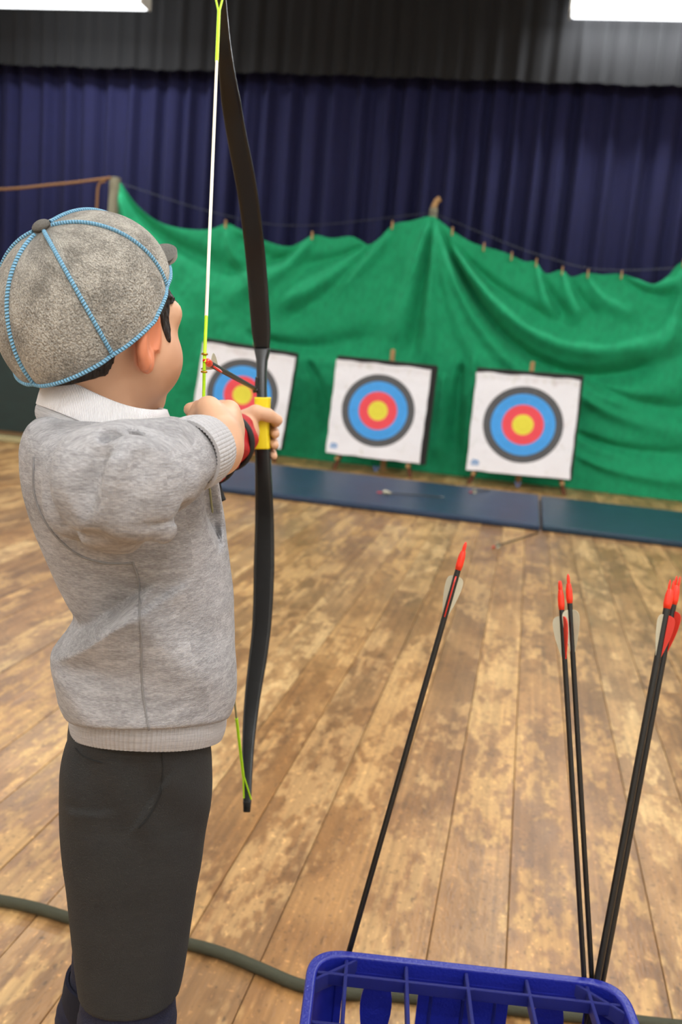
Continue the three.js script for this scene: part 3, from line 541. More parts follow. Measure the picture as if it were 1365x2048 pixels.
function headSDF(x, y, z) {
  const [f, u, r] = toHead(x, y, z), ar = Math.abs(r);
  let d = ell(f, u, r, [-0.012, 0.006, 0], [0.080, 0.078, 0.0665]);
  d = smin(d, ell(f, u, r, [0.028, -0.046, 0], [0.053, 0.047, 0.051]), 0.03);
  d = smin(d, len3(f - 0.041, u + 0.038, ar - 0.031) - 0.029, 0.03);
  d = smin(d, ell(f, u, r, [0.066, -0.083, 0], [0.017, 0.013, 0.02]), 0.025);
  d = smin(d, cap(f, u, ar, [0.07, 0.012, 0.012], [0.055, 0.008, 0.045], 0.011), 0.02);
  d = smax(d, -len3(f - 0.093, u + 0.003, ar - 0.029) + 0.0165, 0.014);
  d = smin(d, cap(f, u, r, [0.076, 0.004, 0], [0.091, -0.022, 0], 0.006, 0.009), 0.014);
  d = smin(d, cap(f, u, ar, [0.083, -0.026, 0.0], [0.08, -0.027, 0.008], 0.006), 0.008);
  d = smin(d, ell(f, u, r, [0.077, -0.048, 0], [0.0075, 0.0045, 0.017]), 0.006);
  d = smin(d, ell(f, u, r, [0.075, -0.056, 0], [0.0085, 0.0055, 0.015]), 0.006);
  d = smin(d, cap(x, y, z, [-0.066, 1.02, 0], [-0.05, 0.93, 0], 0.043, 0.05), 0.02);
  if (ar > 0.04) d = smin(d, earSDF(f, u, ar), 0.007);
  return d;
}
// right drawing hand and left bow hand: metacarpals, then three bones to each finger, thumb from the side of the palm
const RW = [0.06, 0.958, 0.088];
const R_ELBOW = [-0.024, 0.936, 0.205], R_SHOULDER = [-0.04, 0.925, 0.095];
function rightHand(x, y, z) {
  let d = cap(x, y, z, R_ELBOW, RW, 0.033, 0.023);
  const ys = [0.988, 0.973, 0.958, 0.944], kx = [0.070, 0.075, 0.075, 0.071];
  for (let i = 0; i < 4; i++) {
    const K = [kx[i], ys[i], 0.05], r = i === 3 ? 0.0085 : 0.0098;
    d = smin(d, cap(x, y, z, [RW[0] + 0.002, RW[1] + (1.5 - i) * 0.008, RW[2] - 0.004], K, 0.0135, r + 0.001), 0.012);
    const P = [0.067, ys[i] - 0.001, 0.024], D = [0.044, ys[i] - 0.002, 0.021], T = [0.035, ys[i] - 0.002, 0.036];
    d = smin(d, Math.min(smin(cap(x, y, z, K, P, r, r * 0.92), cap(x, y, z, P, D, r * 0.92, r * 0.82), 0.004), smin(cap(x, y, z, P, D, r * 0.92, r * 0.82), cap(x, y, z, D, T, r * 0.82, r * 0.72), 0.004)), 0.0035);
  }
  const t0 = [0.058, 0.976, 0.088], t1 = [0.05, 0.991, 0.066], t2 = [0.044, 0.987, 0.054], t3 = [0.038, 0.977, 0.049];
  d = smin(d, cap(x, y, z, t0, t1, 0.0135, 0.0105), 0.012); d = smin(d, cap(x, y, z, t1, t2, 0.0105, 0.0095), 0.005); d = smin(d, cap(x, y, z, t2, t3, 0.0095, 0.0078), 0.004);
  return d;
}
const GRIP = [0.160, 0.935, -0.43];
const L_SHOULDER = [-0.035, 0.925, -0.10], L_ELBOW = [0.062, 0.905, -0.255], LW = [0.128, 0.922, -0.398];
function leftHand(x, y, z) {
  const [gx, gy, gz] = GRIP;
  let d = cap(x, y, z, L_ELBOW, LW, 0.03, 0.0215);
  d = smin(d, cap(x, y, z, LW, [gx - 0.022, gy - 0.004, gz + 0.004], 0.02, 0.0165), 0.014);
  for (let i = 0; i < 4; i++) {
    const fy = gy + 0.004 - i * 0.0165, r = i === 3 ? 0.0078 : 0.0088;
    const K = [gx - 0.021, fy + 0.004, gz - 0.012], P = [gx - 0.002, fy, gz - 0.0255], D = [gx + 0.0185, fy - 0.001, gz - 0.012], T = [gx + 0.019, fy - 0.002, gz + 0.008];
    d = smin(d, cap(x, y, z, [gx - 0.028, gy - 0.006 - i * 0.006, gz + 0.008], K, 0.013, r + 0.001), 0.01);
    let q = smin(cap(x, y, z, K, P, r, r * 0.94), cap(x, y, z, P, D, r * 0.94, r * 0.88), 0.003); q = smin(q, cap(x, y, z, D, T, r * 0.88, r * 0.74), 0.003);
    d = smin(d, q, 0.003);
  }
  const a = [gx - 0.03, gy + 0.006, gz + 0.014], b = [gx - 0.014, gy + 0.017, gz + 0.022], c = [gx + 0.004, gy + 0.014, gz + 0.021], e = [gx + 0.02, gy + 0.007, gz + 0.014];
  d = smin(d, cap(x, y, z, a, b, 0.0125, 0.0105), 0.01); d = smin(d, cap(x, y, z, b, c, 0.0105, 0.0095), 0.004); d = smin(d, cap(x, y, z, c, e, 0.0095, 0.0078), 0.004);
  return d;
}
const R_HIP = [0, 0.56, 0.058], R_KNEE = [0.004, 0.34, 0.062], R_ANK = [-0.012, 0.07, 0.066], L_HIP = [-0.006, 0.56, -0.058], L_KNEE = [-0.010, 0.34, -0.064], L_ANK = [-0.045, 0.07, -0.072];
function bodySDF(x, y, z) {
  let d = cap(x, y, z, [-0.03, 0.9, 0], [0.008, 0.62, 0], 0.052, 0.05);
  d = smin(d, cap(x, y, z, [-0.035, 0.915, -0.07], [-0.035, 0.915, 0.07], 0.04), 0.05);
  d = smin(d, cap(x, y, z, [-0.06, 1.0, 0], [-0.035, 0.9, 0], 0.038, 0.045), 0.03);
  d = smin(d, cap(x, y, z, R_SHOULDER, R_ELBOW, 0.036, 0.03), 0.02); d = smin(d, cap(x, y, z, L_SHOULDER, L_ELBOW, 0.036, 0.03), 0.02);
  for (const [h, k, a] of [[R_HIP, R_KNEE, R_ANK], [L_HIP, L_KNEE, L_ANK]]) {
    d = smin(d, cap(x, y, z, h, k, 0.05, 0.038), 0.03); d = smin(d, cap(x, y, z, k, [lerp(k[0], a[0], 0.35) - 0.008, lerp(k[1], a[1], 0.35), lerp(k[2], a[2], 0.35)], 0.036, 0.037), 0.02);
    d = smin(d, cap(x, y, z, [lerp(k[0], a[0], 0.35) - 0.008, lerp(k[1], a[1], 0.35), lerp(k[2], a[2], 0.35)], a, 0.036, 0.025), 0.02); d = smin(d, cap(x, y, z, a, [a[0] + 0.09, 0.035, a[2]], 0.024, 0.02), 0.02);
  }
  return d;
}
{
  const skin = [0.62, 0.36, 0.225], red = [0.70, 0.215, 0.10], lip = [0.5, 0.18, 0.14], nail = [0.70, 0.42, 0.31];
  const parts = [netMesh(headSDF, [-0.16, 0.945, -0.12], [0.06, 1.17, 0.1], 0.0027), netMesh(rightHand, [0.0, 0.915, -0.01], [0.1, 1.015, 0.2], 0.0026), netMesh(leftHand, [0.04, 0.86, -0.485], [0.205, 0.985, -0.22], 0.0026), netMesh(bodySDF, [-0.16, -0.01, -0.33], [0.14, 1.03, 0.3], 0.009)];
  for (const g of parts) {
    const p = g.attributes.position, col = new Float32Array(p.count * 3);
    for (let i = 0; i < p.count; i++) {
      const x = p.getX(i), y = p.getY(i), z = p.getZ(i), [f, u, r] = toHead(x, y, z); let c = skin;
      if (y > 0.94) {
        const e = Math.abs(r) > 0.055 ? 1 - smoothstep(earSDF(f, u, Math.abs(r)), 0.0015, 0.006) : 0; c = mix3(c, red, e * 0.85);
        c = mix3(c, red, 0.25 * Math.exp(-((f - 0.05) ** 2 + (u + 0.035) ** 2 + (Math.abs(r) - 0.045) ** 2) / 0.0006));
        if (f > 0.074 && Math.abs(u + 0.052) < 0.009 && Math.abs(r) < 0.018) c = mix3(c, lip, 0.7);
      }
      const k = 0.95 + 0.1 * noise3(x * 60, y * 60, z * 60 + 20); col.set([c[0] * k, c[1] * k, c[2] * k], i * 3);
    }
    g.setAttribute('color', new THREE.BufferAttribute(col, 3));
  }
  part('body', merge(parts), M.skin, boy, 'light olive skin of head, hands and legs');
  const white = mat(0xeeeae4, 0.25), iris = mat(0x2b1a10, 0.2);
  for (const s of [-1, 1]) { const e = part('eye', new THREE.SphereGeometry(0.0098, 20, 14).translate(...fromHead(0.0685, -0.002, s * 0.0285).toArray()), white, boy); part('iris', new THREE.SphereGeometry(0.0052, 14, 10).translate(...fromHead(0.0745, -0.002, s * 0.0285).toArray()), iris, e); }
  for (const s of [-1, 1]) part('eyebrow', tube([fromHead(0.077, 0.016, s * 0.014), fromHead(0.076, 0.021, s * 0.026), fromHead(0.066, 0.018, s * 0.041)], 0.0022, 14, 6), M.hair, boy);
  // hair: short at the nape, cut round the ear, a sideburn in front of it
  const hair = (x, y, z) => {
    const [f, u, r] = toHead(x, y, z), ar = Math.abs(r), d = headSDF(x, y, z);
    const fb = lerp(-0.026, 0.052, smoothstep(u, 0.0, 0.018)), back = Math.min(fb - f, u + 0.056 + 0.5 * Math.max(0, -0.03 - f));
    const side = Math.min(0.0058 - Math.abs(f - 0.033 + u * 0.1) + (u + 0.01) * 0.22, u + 0.022, ar - 0.03);
    const m = smax(back, side, 0.006), tuft = 0.0012 * Math.sin(f * 900 + u * 260) * 0.6 + 0.0014 * (noise3(f * 300, u * 120, r * 300) - 0.5);
    const under = u * 0.79 - f * 0.62 - 0.024;
    return smax(under, smax(smax(d - (f > 0.02 && u < 0.02 ? 0.0026 : 0.0042) - tuft, -m, 0.004), Math.max(earSDF(f, u, ar) < 0.004 ? 0.004 : -1, -1), 0.002), 0.004);
  };
  const hg = boxUV(netMesh(hair, [-0.16, 0.99, -0.1], [0.05, 1.17, 0.09], 0.0025), 14);
  part('hair', hg, M.hair, boy, 'short dark brown hair below the cap');
}
// ---- cap
{
  const TILT = 38 * Math.PI / 180, cF = hF.clone().multiplyScalar(Math.cos(TILT)).addScaledVector(hU, Math.sin(TILT)), cA = hU.clone().multiplyScalar(Math.cos(TILT)).addScaledVector(hF, -Math.sin(TILT)), cC = fromHead(-0.001, -0.006, 0.001);
  const RF = 0.0955, RR = 0.084, RA = 0.101, seam0 = 3 * Math.PI / 180;
  const crown = (phi, s, grow = 0) => {            // s: 0 at the rim, 1 at the button
    const t = s * Math.PI / 2, e = 2 / 2.12, c = Math.pow(Math.max(Math.cos(t), 0), e), h = Math.pow(Math.sin(t), e), k = (phi - seam0) / (Math.PI / 3), q = Math.abs(k - Math.round(k));
    const pinch = 1 - 0.022 * Math.exp(-((q / 0.07) ** 2)) * (0.4 + 0.6 * (1 - s)) + 0.012 * Math.sin(q * Math.PI) + 0.010 * (noise2(phi * 1.6 + 9, s * 3, 4096, 4096, 9) - 0.5), tuck = 1 - 0.05 * (1 - s) ** 8;
    const lift = (1 - s) ** 1.6 * (0.019 * Math.max(0, Math.cos(phi)) ** 0.8 * Math.sign(1) - 0.005 * Math.max(0, -Math.cos(phi)) + 0.004 * Math.max(0, Math.sin(phi)));
    return cC.clone().addScaledVector(cA, lift).addScaledVector(cF, (RF + grow) * c * pinch * tuck * Math.cos(phi)).addScaledVector(hR, (RR + grow) * c * pinch * tuck * Math.sin(phi)).addScaledVector(cA, (RA + grow) * h * (0.985 + 0.015 * pinch) - 0.002);
  };
  const N = 144, K = 48, pos = [], uv = [], idx = [];
  const shell = (grow, off) => { for (let j = 0; j <= K; j++) for (let i = 0; i <= N; i++) { const p = crown((i / N) * 2 * Math.PI, j / K, grow); pos.push(p.x, p.y, p.z); uv.push(i / N * 0.58, j / K * 0.16); } };
  shell(0); shell(-0.004);
  const W = N + 1, S = W * (K + 1);
  for (let j = 0; j < K; j++) for (let i = 0; i < N; i++) { const a = j * W + i, b = a + 1, c = a + W, d = c + 1; idx.push(a, c, b, b, c, d); idx.push(S + a, S + b, S + c, S + b, S + d, S + c); if (j === 0) idx.push(a, b, S + a, b, S + b, S + a); }
  const g = new THREE.BufferGeometry(); g.setAttribute('position', new THREE.Float32BufferAttribute(pos, 3)); g.setAttribute('uv', new THREE.Float32BufferAttribute(uv, 2)); g.setIndex(idx); g.computeVertexNormals();
  { // outward normals
    const n = g.attributes.normal, p = V(pos[W * 10 * 3], pos[W * 10 * 3 + 1], pos[W * 10 * 3 + 2]).sub(cC); if (p.dot(V(n.getX(W * 10), n.getY(W * 10), n.getZ(W * 10))) < 0) { for (let i = 0; i < idx.length; i += 3) { const t = idx[i]; idx[i] = idx[i + 2]; idx[i + 2] = t; } g.setIndex(idx); g.computeVertexNormals(); }
    for (let j = 0; j <= K; j++) for (const o of [0, S]) { const a = o + j * W, b = a + N; const v = V(n.getX(a) + n.getX(b), n.getY(a) + n.getY(b), n.getZ(a) + n.getZ(b)).normalize(); g.attributes.normal.setXYZ(a, v.x, v.y, v.z); g.attributes.normal.setXYZ(b, v.x, v.y, v.z); }
  }
  const capPart = part('cap', g, M.felt, boy, 'grey felt cap with pale blue cord seams');
  const cordGeo = (pts, closed, len) => { const q = new THREE.TubeGeometry(new THREE.CatmullRomCurve3(pts, closed), pts.length * 3, 0.0020, 8, closed), u = q.attributes.uv; for (let i = 0; i < u.count; i++) u.setXY(i, u.getX(i) * len / 0.006, u.getY(i) ); return q; };
  for (let k = 0; k < 6; k++) { const pts = []; for (let i = 0; i <= 24; i++) pts.push(crown(seam0 + k * Math.PI / 3, 0.01 + 0.93 * i / 24, 0.0008)); part('seam_cord', cordGeo(pts, false, 0.15), M.cord, capPart, 'pale blue twisted cord'); }
  { const pts = []; for (let i = 0; i < 72; i++) pts.push(crown(i / 72 * 2 * Math.PI, 0.004, 0.0004)); part('rim_cord', cordGeo(pts, true, 0.56), M.cord, capPart, 'pale blue twisted cord'); }
  const b = new THREE.SphereGeometry(0.0085, 20, 14); b.scale(1, 0.55, 1); b.applyQuaternion(new THREE.Quaternion().setFromUnitVectors(V(0, 1, 0), cA)); const bt = crown(0, 1, 0.003); b.translate(bt.x, bt.y, bt.z);
  part('button', b, M.felt, capPart, 'covered grey button');
  const peak = sheet(40, 14, (u, v) => {
    const phi = lerp(-0.75, 0.75, u), base = crown(phi, 0.02, -0.001), out = 0.021 * Math.sqrt(Math.max(0, 1 - ((u - 0.5) * 2) ** 2)) * v, d = cF.clone().multiplyScalar(Math.cos(phi * 0.5)).addScaledVector(hR, Math.sin(phi * 0.5));
    const p = base.addScaledVector(d, out).addScaledVector(cA, -0.25 * out - 4 * out * out); return [p.x, p.y, p.z];
  }, 0.005);
  part('peak', peak, M.felt, capPart);
}
// ---- collar of the polo shirt
{
  const N = 96, P = [[-0.004, -0.004], [0.0, 0.008], [0.004, 0.0125], [0.0085, 0.012], [0.012, 0.004], [0.0150, -0.006], [0.0172, -0.016], [0.0150, -0.0175], [0.0115, -0.009], [0.008, -0.002], [0.003, -0.006]];
  const pos = [], uv = [], idx = [], C = [-0.044, 0.983, 0.0], gap = 0.17, n = P.length;
  for (let i = 0; i <= N; i++) {
    const a = lerp(gap, 2 * Math.PI - gap, i / N), ca = Math.cos(a), sa = Math.sin(a), tip = Math.exp(-(((Math.min(i, N - i)) / N / 0.07) ** 2));
    const y = C[1] + 0.002 - 0.0115 * ca - 0.006 * (1 + ca) * 0.5 + 0.002 * Math.sin(3 * a + 1);
    for (let j = 0; j < n; j++) { const low = P[j][1] < 0 ? 1 + 0.45 * tip : 1, rr = P[j][0]; pos.push(C[0] + ca * (0.050 + rr), y + P[j][1] * low, C[2] + sa * (0.052 + rr)); uv.push(i / N, j / n); }
  }
  for (let i = 0; i < N; i++) for (let j = 0; j < n; j++) { const a = i * n + j, b = i * n + (j + 1) % n, c = a + n, d = b + n; idx.push(a, c, b, b, c, d); }
  for (let j = 1; j < n - 1; j++) { idx.push(0, j, j + 1); idx.push(N * n, N * n + j + 1, N * n + j); }
  const g = new THREE.BufferGeometry(); g.setAttribute('position', new THREE.Float32BufferAttribute(pos, 3)); g.setAttribute('uv', new THREE.Float32BufferAttribute(uv, 2)); g.setIndex(idx); g.computeVertexNormals();
  part('shirt_collar', g, M.collar, boy, 'white turned-down polo shirt collar');
}
// ---- sweater
const ys = [0.64, 0.655, 0.67, 0.687, 0.70, 0.73, 0.75, 0.766, 0.80, 0.838, 0.883, 0.923, 0.957, 0.98, 1.0];
const tBack = table(ys, [-0.059, -0.060, -0.067, -0.077, -0.080, -0.073, -0.064, -0.070, -0.085, -0.099, -0.114, -0.120, -0.114, -0.10, -0.09]);
const tFront = table(ys, [0.081, 0.088, 0.095, 0.101, 0.101, 0.097, 0.095, 0.093, 0.089, 0.083, 0.074, 0.063, 0.045, 0.022, 0.0]);
const tHalf = table(ys, [0.108, 0.112, 0.119, 0.125, 0.127, 0.122, 0.119, 0.119, 0.12, 0.121, 0.122, 0.122, 0.118, 0.1, 0.085]);
const YAW = 0.14;
function torso(x, y, z) {
  const b = tBack(y), f = tFront(y), w = tHalf(y), c = (b + f) / 2, a = (f - b) / 2 / Math.sqrt(Math.cos(YAW) ** 2 + (w / ((f - b) / 2)) ** 2 * Math.sin(YAW) ** 2 * 0.6), X = (x - c) * Math.cos(YAW) + z * Math.sin(YAW), Z = z * Math.cos(YAW) - (x - c) * Math.sin(YAW), n = 2.35;
  return (Math.pow(Math.pow(Math.abs(X / a), n) + Math.pow(Math.abs(Z / w), n), 1 / n) - 1) * Math.min(a, w) * 0.92;
}
const crease = (x, y, a, b, amp, below, above, ends = 0.25) => {      // a fold that rises sharply on one side of the line a-b
  const dx = b[0] - a[0], dy = b[1] - a[1], L = Math.hypot(dx, dy), t = ((x - a[0]) * dx + (y - a[1]) * dy) / (L * L), s = ((x - a[0]) * -dy + (y - a[1]) * dx) / L;
  const fade = smoothstep(t, -ends, ends * 0.4) * (1 - smoothstep(t, 1 - ends * 0.4, 1 + ends)); if (fade <= 0) return 0;
  return amp * fade * (s < 0 ? Math.exp(s / below) * smoothstep(-s, -0.003, 0.004) : -0.6 * Math.exp(-s / above) * smoothstep(s, -0.003, 0.004));
};
function sweaterSDF(x, y, z) {
  let d = torso(x, y, z);
  const top = y - (0.970 - 0.10 * (x + 0.06) - 0.25 * Math.max(0, Math.abs(z) - 0.05) - 6.6 * Math.max(0, Math.abs(z) - 0.09) ** 2);
  d = smax(d, top, 0.022);
  // folds on his right side
  if (z > -0.02 && y < 0.93) {
    const wz = smoothstep(z, -0.02, 0.05);
    d -= wz * crease(x, y, [-0.09, 0.744], [-0.008, 0.82], 0.019, 0.07, 0.05);
    d -= wz * crease(x, y, [-0.03, 0.80], [0.03, 0.83], 0.004, 0.02, 0.02);
    d -= wz * 0.004 * Math.sin((y * 0.8 + x * 0.55) * 70 + 1) * smoothstep(y, 0.66, 0.70) * (1 - smoothstep(y, 0.74, 0.80)) * 0.5;
  }
  d -= 0.0035 * (noise3(x * 18, y * 14, z * 18 + 40) - 0.5) + 0.0014 * (noise3(x * 45, y * 38, z * 45 + 40) - 0.5);
  // right sleeve: bunched cloth at the raised elbow
  let s = cap(x, y, z, [-0.045, 0.919, 0.08], R_ELBOW, 0.050, 0.043);
  s = smin(s, smin(cap(x, y, z, R_ELBOW, [0.006, 0.946, 0.165], 0.043, 0.035), cap(x, y, z, [0.006, 0.946, 0.165], [0.041, 0.957, 0.116], 0.035, 0.0265), 0.015), 0.015);
  s = smin(s, cap(x, y, z, [-0.024, 0.910, 0.19], [0.0085, 0.9045, 0.205], 0.023, 0.0145), 0.012);
  s = smin(s, cap(x, y, z, [-0.01, 0.928, 0.185], [0.021, 0.9355, 0.188], 0.028, 0.0145), 0.01);
  s = smin(s, cap(x, y, z, [-0.055, 0.905, 0.15], [-0.015, 0.892, 0.195], 0.022, 0.0070), 0.012);
  s = smax(s, -cap(x, y, z, [-0.031, 0.99, 0.222], [-0.029, 0.958, 0.208], 0.0095, 0.0065), 0.005); s = smax(s, -cap(x, y, z, [-0.013, 0.995, 0.212], [-0.012, 0.960, 0.198], 0.011, 0.008), 0.005);
  s = smin(s, cap(x, y, z, [-0.045, 0.95, 0.2], [-0.021, 0.975, 0.208], 0.017, 0.004), 0.012);
  s = smax(s, -cap(x, y, z, [-0.036, 0.965, 0.24], [-0.052, 0.915, 0.25], 0.0095, 0.006), 0.014);
  s = smax(s, -cap(x, y, z, [-0.008, 0.968, 0.245], [-0.014, 0.925, 0.26], 0.0085, 0.004), 0.014);
  s = smax(s, -cap(x, y, z, [-0.07, 0.90, 0.18], [-0.035, 0.895, 0.24], 0.008, 0.004), 0.012);
  s = smax(s, -cap(x, y, z, [-0.020, 0.884, 0.232], [0.004, 0.894, 0.222], 0.0095, 0.007), 0.005);
  s = smax(s, -cap(x, y, z, [0.024, 0.917, 0.215], [-0.005, 0.912, 0.25], 0.004, 0.002), 0.010);
  const along = (x - R_SHOULDER[0]) * 0.3 + (z - R_SHOULDER[2]) * 0.95;
  s -= 0.0045 * Math.sin(along * 95 + 9 * (y - 0.92) + 20 * x) * smoothstep(z, 0.09, 0.13) * (1 - smoothstep(x, 0.02, 0.05)) * (0.4 + 0.6 * noise3(x * 25, y * 25, z * 25 + 9)) + 0.003 * (noise3(x * 40, y * 40, z * 40 + 4) - 0.5) + 0.0055 * (0.5 - Math.abs(2 * noise3(x * 22 + y * 14, y * 20 - x * 12, z * 16 + 7) - 1)) * smoothstep(z, 0.08, 0.14);
  d = smin(d, s, 0.022);
  let l = cap(x, y, z, [-0.04, 0.92, -0.085], L_ELBOW, 0.052, 0.043);
  d = smin(d, l, 0.02);
  if (y > 0.85 && y < 0.965) {                       // the drawn string presses into the near side of his chest
    const t = (0.955 - y) / 0.087, xs = 0.052 + 0.0165 * t, zs = 0.050 - 0.05 * t, zz = z - zs, q = zz > 0 ? Math.max(0, zz - 0.06) : zz;
    d = smax(d, -(Math.hypot(x - xs, q) - 0.010 * smoothstep(y, 0.85, 0.885)), 0.010);
  }
  d = smax(d, 0.660 + 0.31 * Math.max(z, 0) - y, 0.004);
  return smax(d, -cap(x, y, z, [-0.05, 1.02, 0], [-0.044, 0.965, 0], 0.05, 0.046), 0.006);
}
const tubeLoft = (center, axis, ref, rx, ry, L, N = 96, thick = 0.003, uvs = [1, 1]) => {   // a knitted band round an axis
  const A = V(...axis).normalize(), X = V(...ref).addScaledVector(A, -V(...ref).dot(A)).normalize(), Y = V(0, 0, 0).crossVectors(A, X);
  return sheet(N, 6, (u, v) => { const a = u * 2 * Math.PI, b = 1 + 0.06 * Math.sin(v * Math.PI) + (N > 200 ? 0.018 * Math.cos(u * Math.PI * 2 * 56) : 0), p = V(...center).addScaledVector(A, (v - 0.5) * L).addScaledVector(X, rx(v) * b * Math.cos(a)).addScaledVector(Y, ry(v) * b * Math.sin(a)); return [p.x, p.y, p.z]; }, thick, ...uvs);
};
{
  const g = boxUV(netMesh(sweaterSDF, [-0.17, 0.63, -0.32], [0.13, 1.01, 0.31], 0.0037));
  const sw = part('sweater', g, M.knit, boy, 'heather grey knitted sweater');
  const hemY = 0.649;
  const hem = sheet(896, 6, (u, v) => {
    const a = -u * 2 * Math.PI, y = lerp(0.665, 0.637, v), b = tBack(0.648), f = tFront(0.648), w = 0.1185, ca = Math.cos(a), sa = Math.sin(a), k = 1 + 0.03 * Math.sin(v * Math.PI) + 0.02 * (1 - v) + 0.007 * Math.cos(u * Math.PI * 2 * 128), e = 2 / 2.3;
    const X = (b + f) / 2 + Math.sign(ca) * Math.pow(Math.abs(ca), e) * ((f - b) / 2 + 0.004) * k, Z = Math.sign(sa) * Math.pow(Math.abs(sa), e) * w * k;
    return [X - Z * 0.11, y + 0.31 * Math.max(Z, 0), Z + (X - 0.012) * 0.11];
  }, 0.004);
  part('hem_rib', hem, M.rib, sw, 'ribbed hem band');
  part('cuff_rib', tubeLoft([0.0395, 0.9562, 0.1185], [0.52, 0.16, -0.82], [0, 1, 0], (v) => lerp(0.0292, 0.0262, v), (v) => lerp(0.0292, 0.0262, v), 0.034, 448), M.rib, sw, 'ribbed cuff at the right wrist');
  part('neck_rib', sheet(120, 8, (u, v) => { const a = -u * 2 * Math.PI, ca = Math.cos(a), sa = Math.sin(a), q = v * Math.PI; return [-0.046 + ca * (0.06 + 0.006 * Math.sin(q)), 0.963 - 0.009 * ca + 0.010 * Math.cos(q), sa * (0.062 + 0.006 * Math.sin(q))]; }, 0.003), M.rib, sw, 'ribbed neckband');
  // seams laid on the cloth: march in from his right side
  const onCloth = (f, x, y, z0 = 0.32) => { let z = z0; for (let i = 0; i < 300; i++) { const q = f(x, y, z); if (q < 0.0003) break; z -= Math.max(q * 0.6, 0.0006); if (z < -0.05) return null; } return V(x, y, z); };
  const seam = (f, list, r, n = 40, z0 = 0.32) => { const c = curve(list.map(([x, y]) => V(x, y, 0))), pts = []; for (let i = 0; i <= n; i++) { const p = c.getPoint(i / n), q = onCloth(f, p.x, p.y, z0); if (q) pts.push(q); } return new THREE.TubeGeometry(new THREE.CatmullRomCurve3(pts), pts.length * 2, r, 6); };
    part('side_seam', seam(sweaterSDF, [[-0.012, 0.855], [-0.006, 0.836], [-0.001, 0.792], [0.002, 0.743], [0.010, 0.701]], 0.0011, 40, 0.15), M.knitDark, sw, 'dark side seam');
  part('armhole_seam', seam(sweaterSDF, [[-0.100, 0.94], [-0.098, 0.906], [-0.084, 0.877], [-0.060, 0.857], [-0.035, 0.851], [-0.012, 0.853]], 0.0012, 60, 0.32), M.knitDark, sw, 'dark armhole seam');
  boy.userData.seamTools = undefined;
  // ---- shorts
  const sy = [0.29, 0.32, 0.34, 0.37, 0.41, 0.46, 0.507, 0.568, 0.616, 0.648, 0.69];
  const sB = table(sy, [-0.036, -0.039, -0.041, -0.045, -0.051, -0.058, -0.064, -0.071, -0.074, -0.066, -0.046]), sF = table(sy, [0.050, 0.051, 0.052, 0.055, 0.060, 0.064, 0.068, 0.072, 0.075, 0.073, 0.060]);
  const leg = (x, y, z, zc, dx, hem) => {
    const t = clamp((0.58 - y) / 0.25, 0, 1), b = sB(y) + dx * t, f = sF(y) + dx * t, a = (f - b) / 2, c = (f + b) / 2, w = lerp(0.048, 0.057, Math.sqrt(t)), n = 2.3;
    const d = (Math.pow(Math.pow(Math.abs((x - c) / a), n) + Math.pow(Math.abs((z - zc) / w), n), 1 / n) - 1) * Math.min(a, w);
    return smax(d, hem + 0.1 * Math.max(0, x - 0.02) - y, 0.004);
  };
  const shortsSDF = (x, y, z) => {
    let d = smin(leg(x, y, z, 0.056, 0, 0.379), leg(x, y, z, -0.06, -0.013, 0.379), 0.012);
    { const b = sB(y), f = sF(y), a = (f - b) / 2, c = (f + b) / 2, w = 0.100, n = 2.4; d = smin(d, smax((Math.pow(Math.pow(Math.abs((x - c) / a), n) + Math.pow(Math.abs(z / w), n), 1 / n) - 1) * a, 0.50 - y, 0.04), 0.016); }
    d -= 0.003 * (noise3(x * 16, y * 10, z * 16 + 60) - 0.5) + 0.0016 * Math.sin(y * 60 + x * 110 + 4 * noise3(x * 9, y * 9, z * 9)) * smoothstep(y, 0.52, 0.62) * 0.8;
    if (z > 0.02) d -= crease(x, y, [0.0, 0.59], [0.03, 0.64], 0.003, 0.02, 0.01) + crease(x, y, [-0.06, 0.60], [-0.02, 0.605], 0.002, 0.01, 0.01);
    d = smax(d, y - (0.668 + 0.3 * Math.max(0, z)), 0.003);
    for (const [k, a, q] of [[R_KNEE, R_ANK, 0.379], [L_KNEE, L_ANK, 0.379]]) d = smax(d, -cap(x, y, z, [k[0] + 0.006, q + 0.02, k[2]], [k[0], q - 0.1, k[2]], 0.042, 0.044), 0.003);
    return d;
  };
  const sh = part('shorts', boxUV(netMesh(shortsSDF, [-0.13, 0.34, -0.15], [0.1, 0.72, 0.15], 0.004)), M.shorts, boy, 'charcoal grey school shorts reaching below the knee');
  part('pocket_seam', seam(shortsSDF, [[0.023, 0.668], [0.025, 0.648], [0.023, 0.622], [0.015, 0.604], [0.005, 0.592]], 0.0009, 30), mat(0x141414, 0.9), sh, 'dark pocket opening');
  part('back_pocket_seam', seam(shortsSDF, [[-0.058, 0.657], [-0.047, 0.654], [-0.031, 0.655]], 0.0008, 20), mat(0x191919, 0.9), sh, 'dark back pocket welt');
}
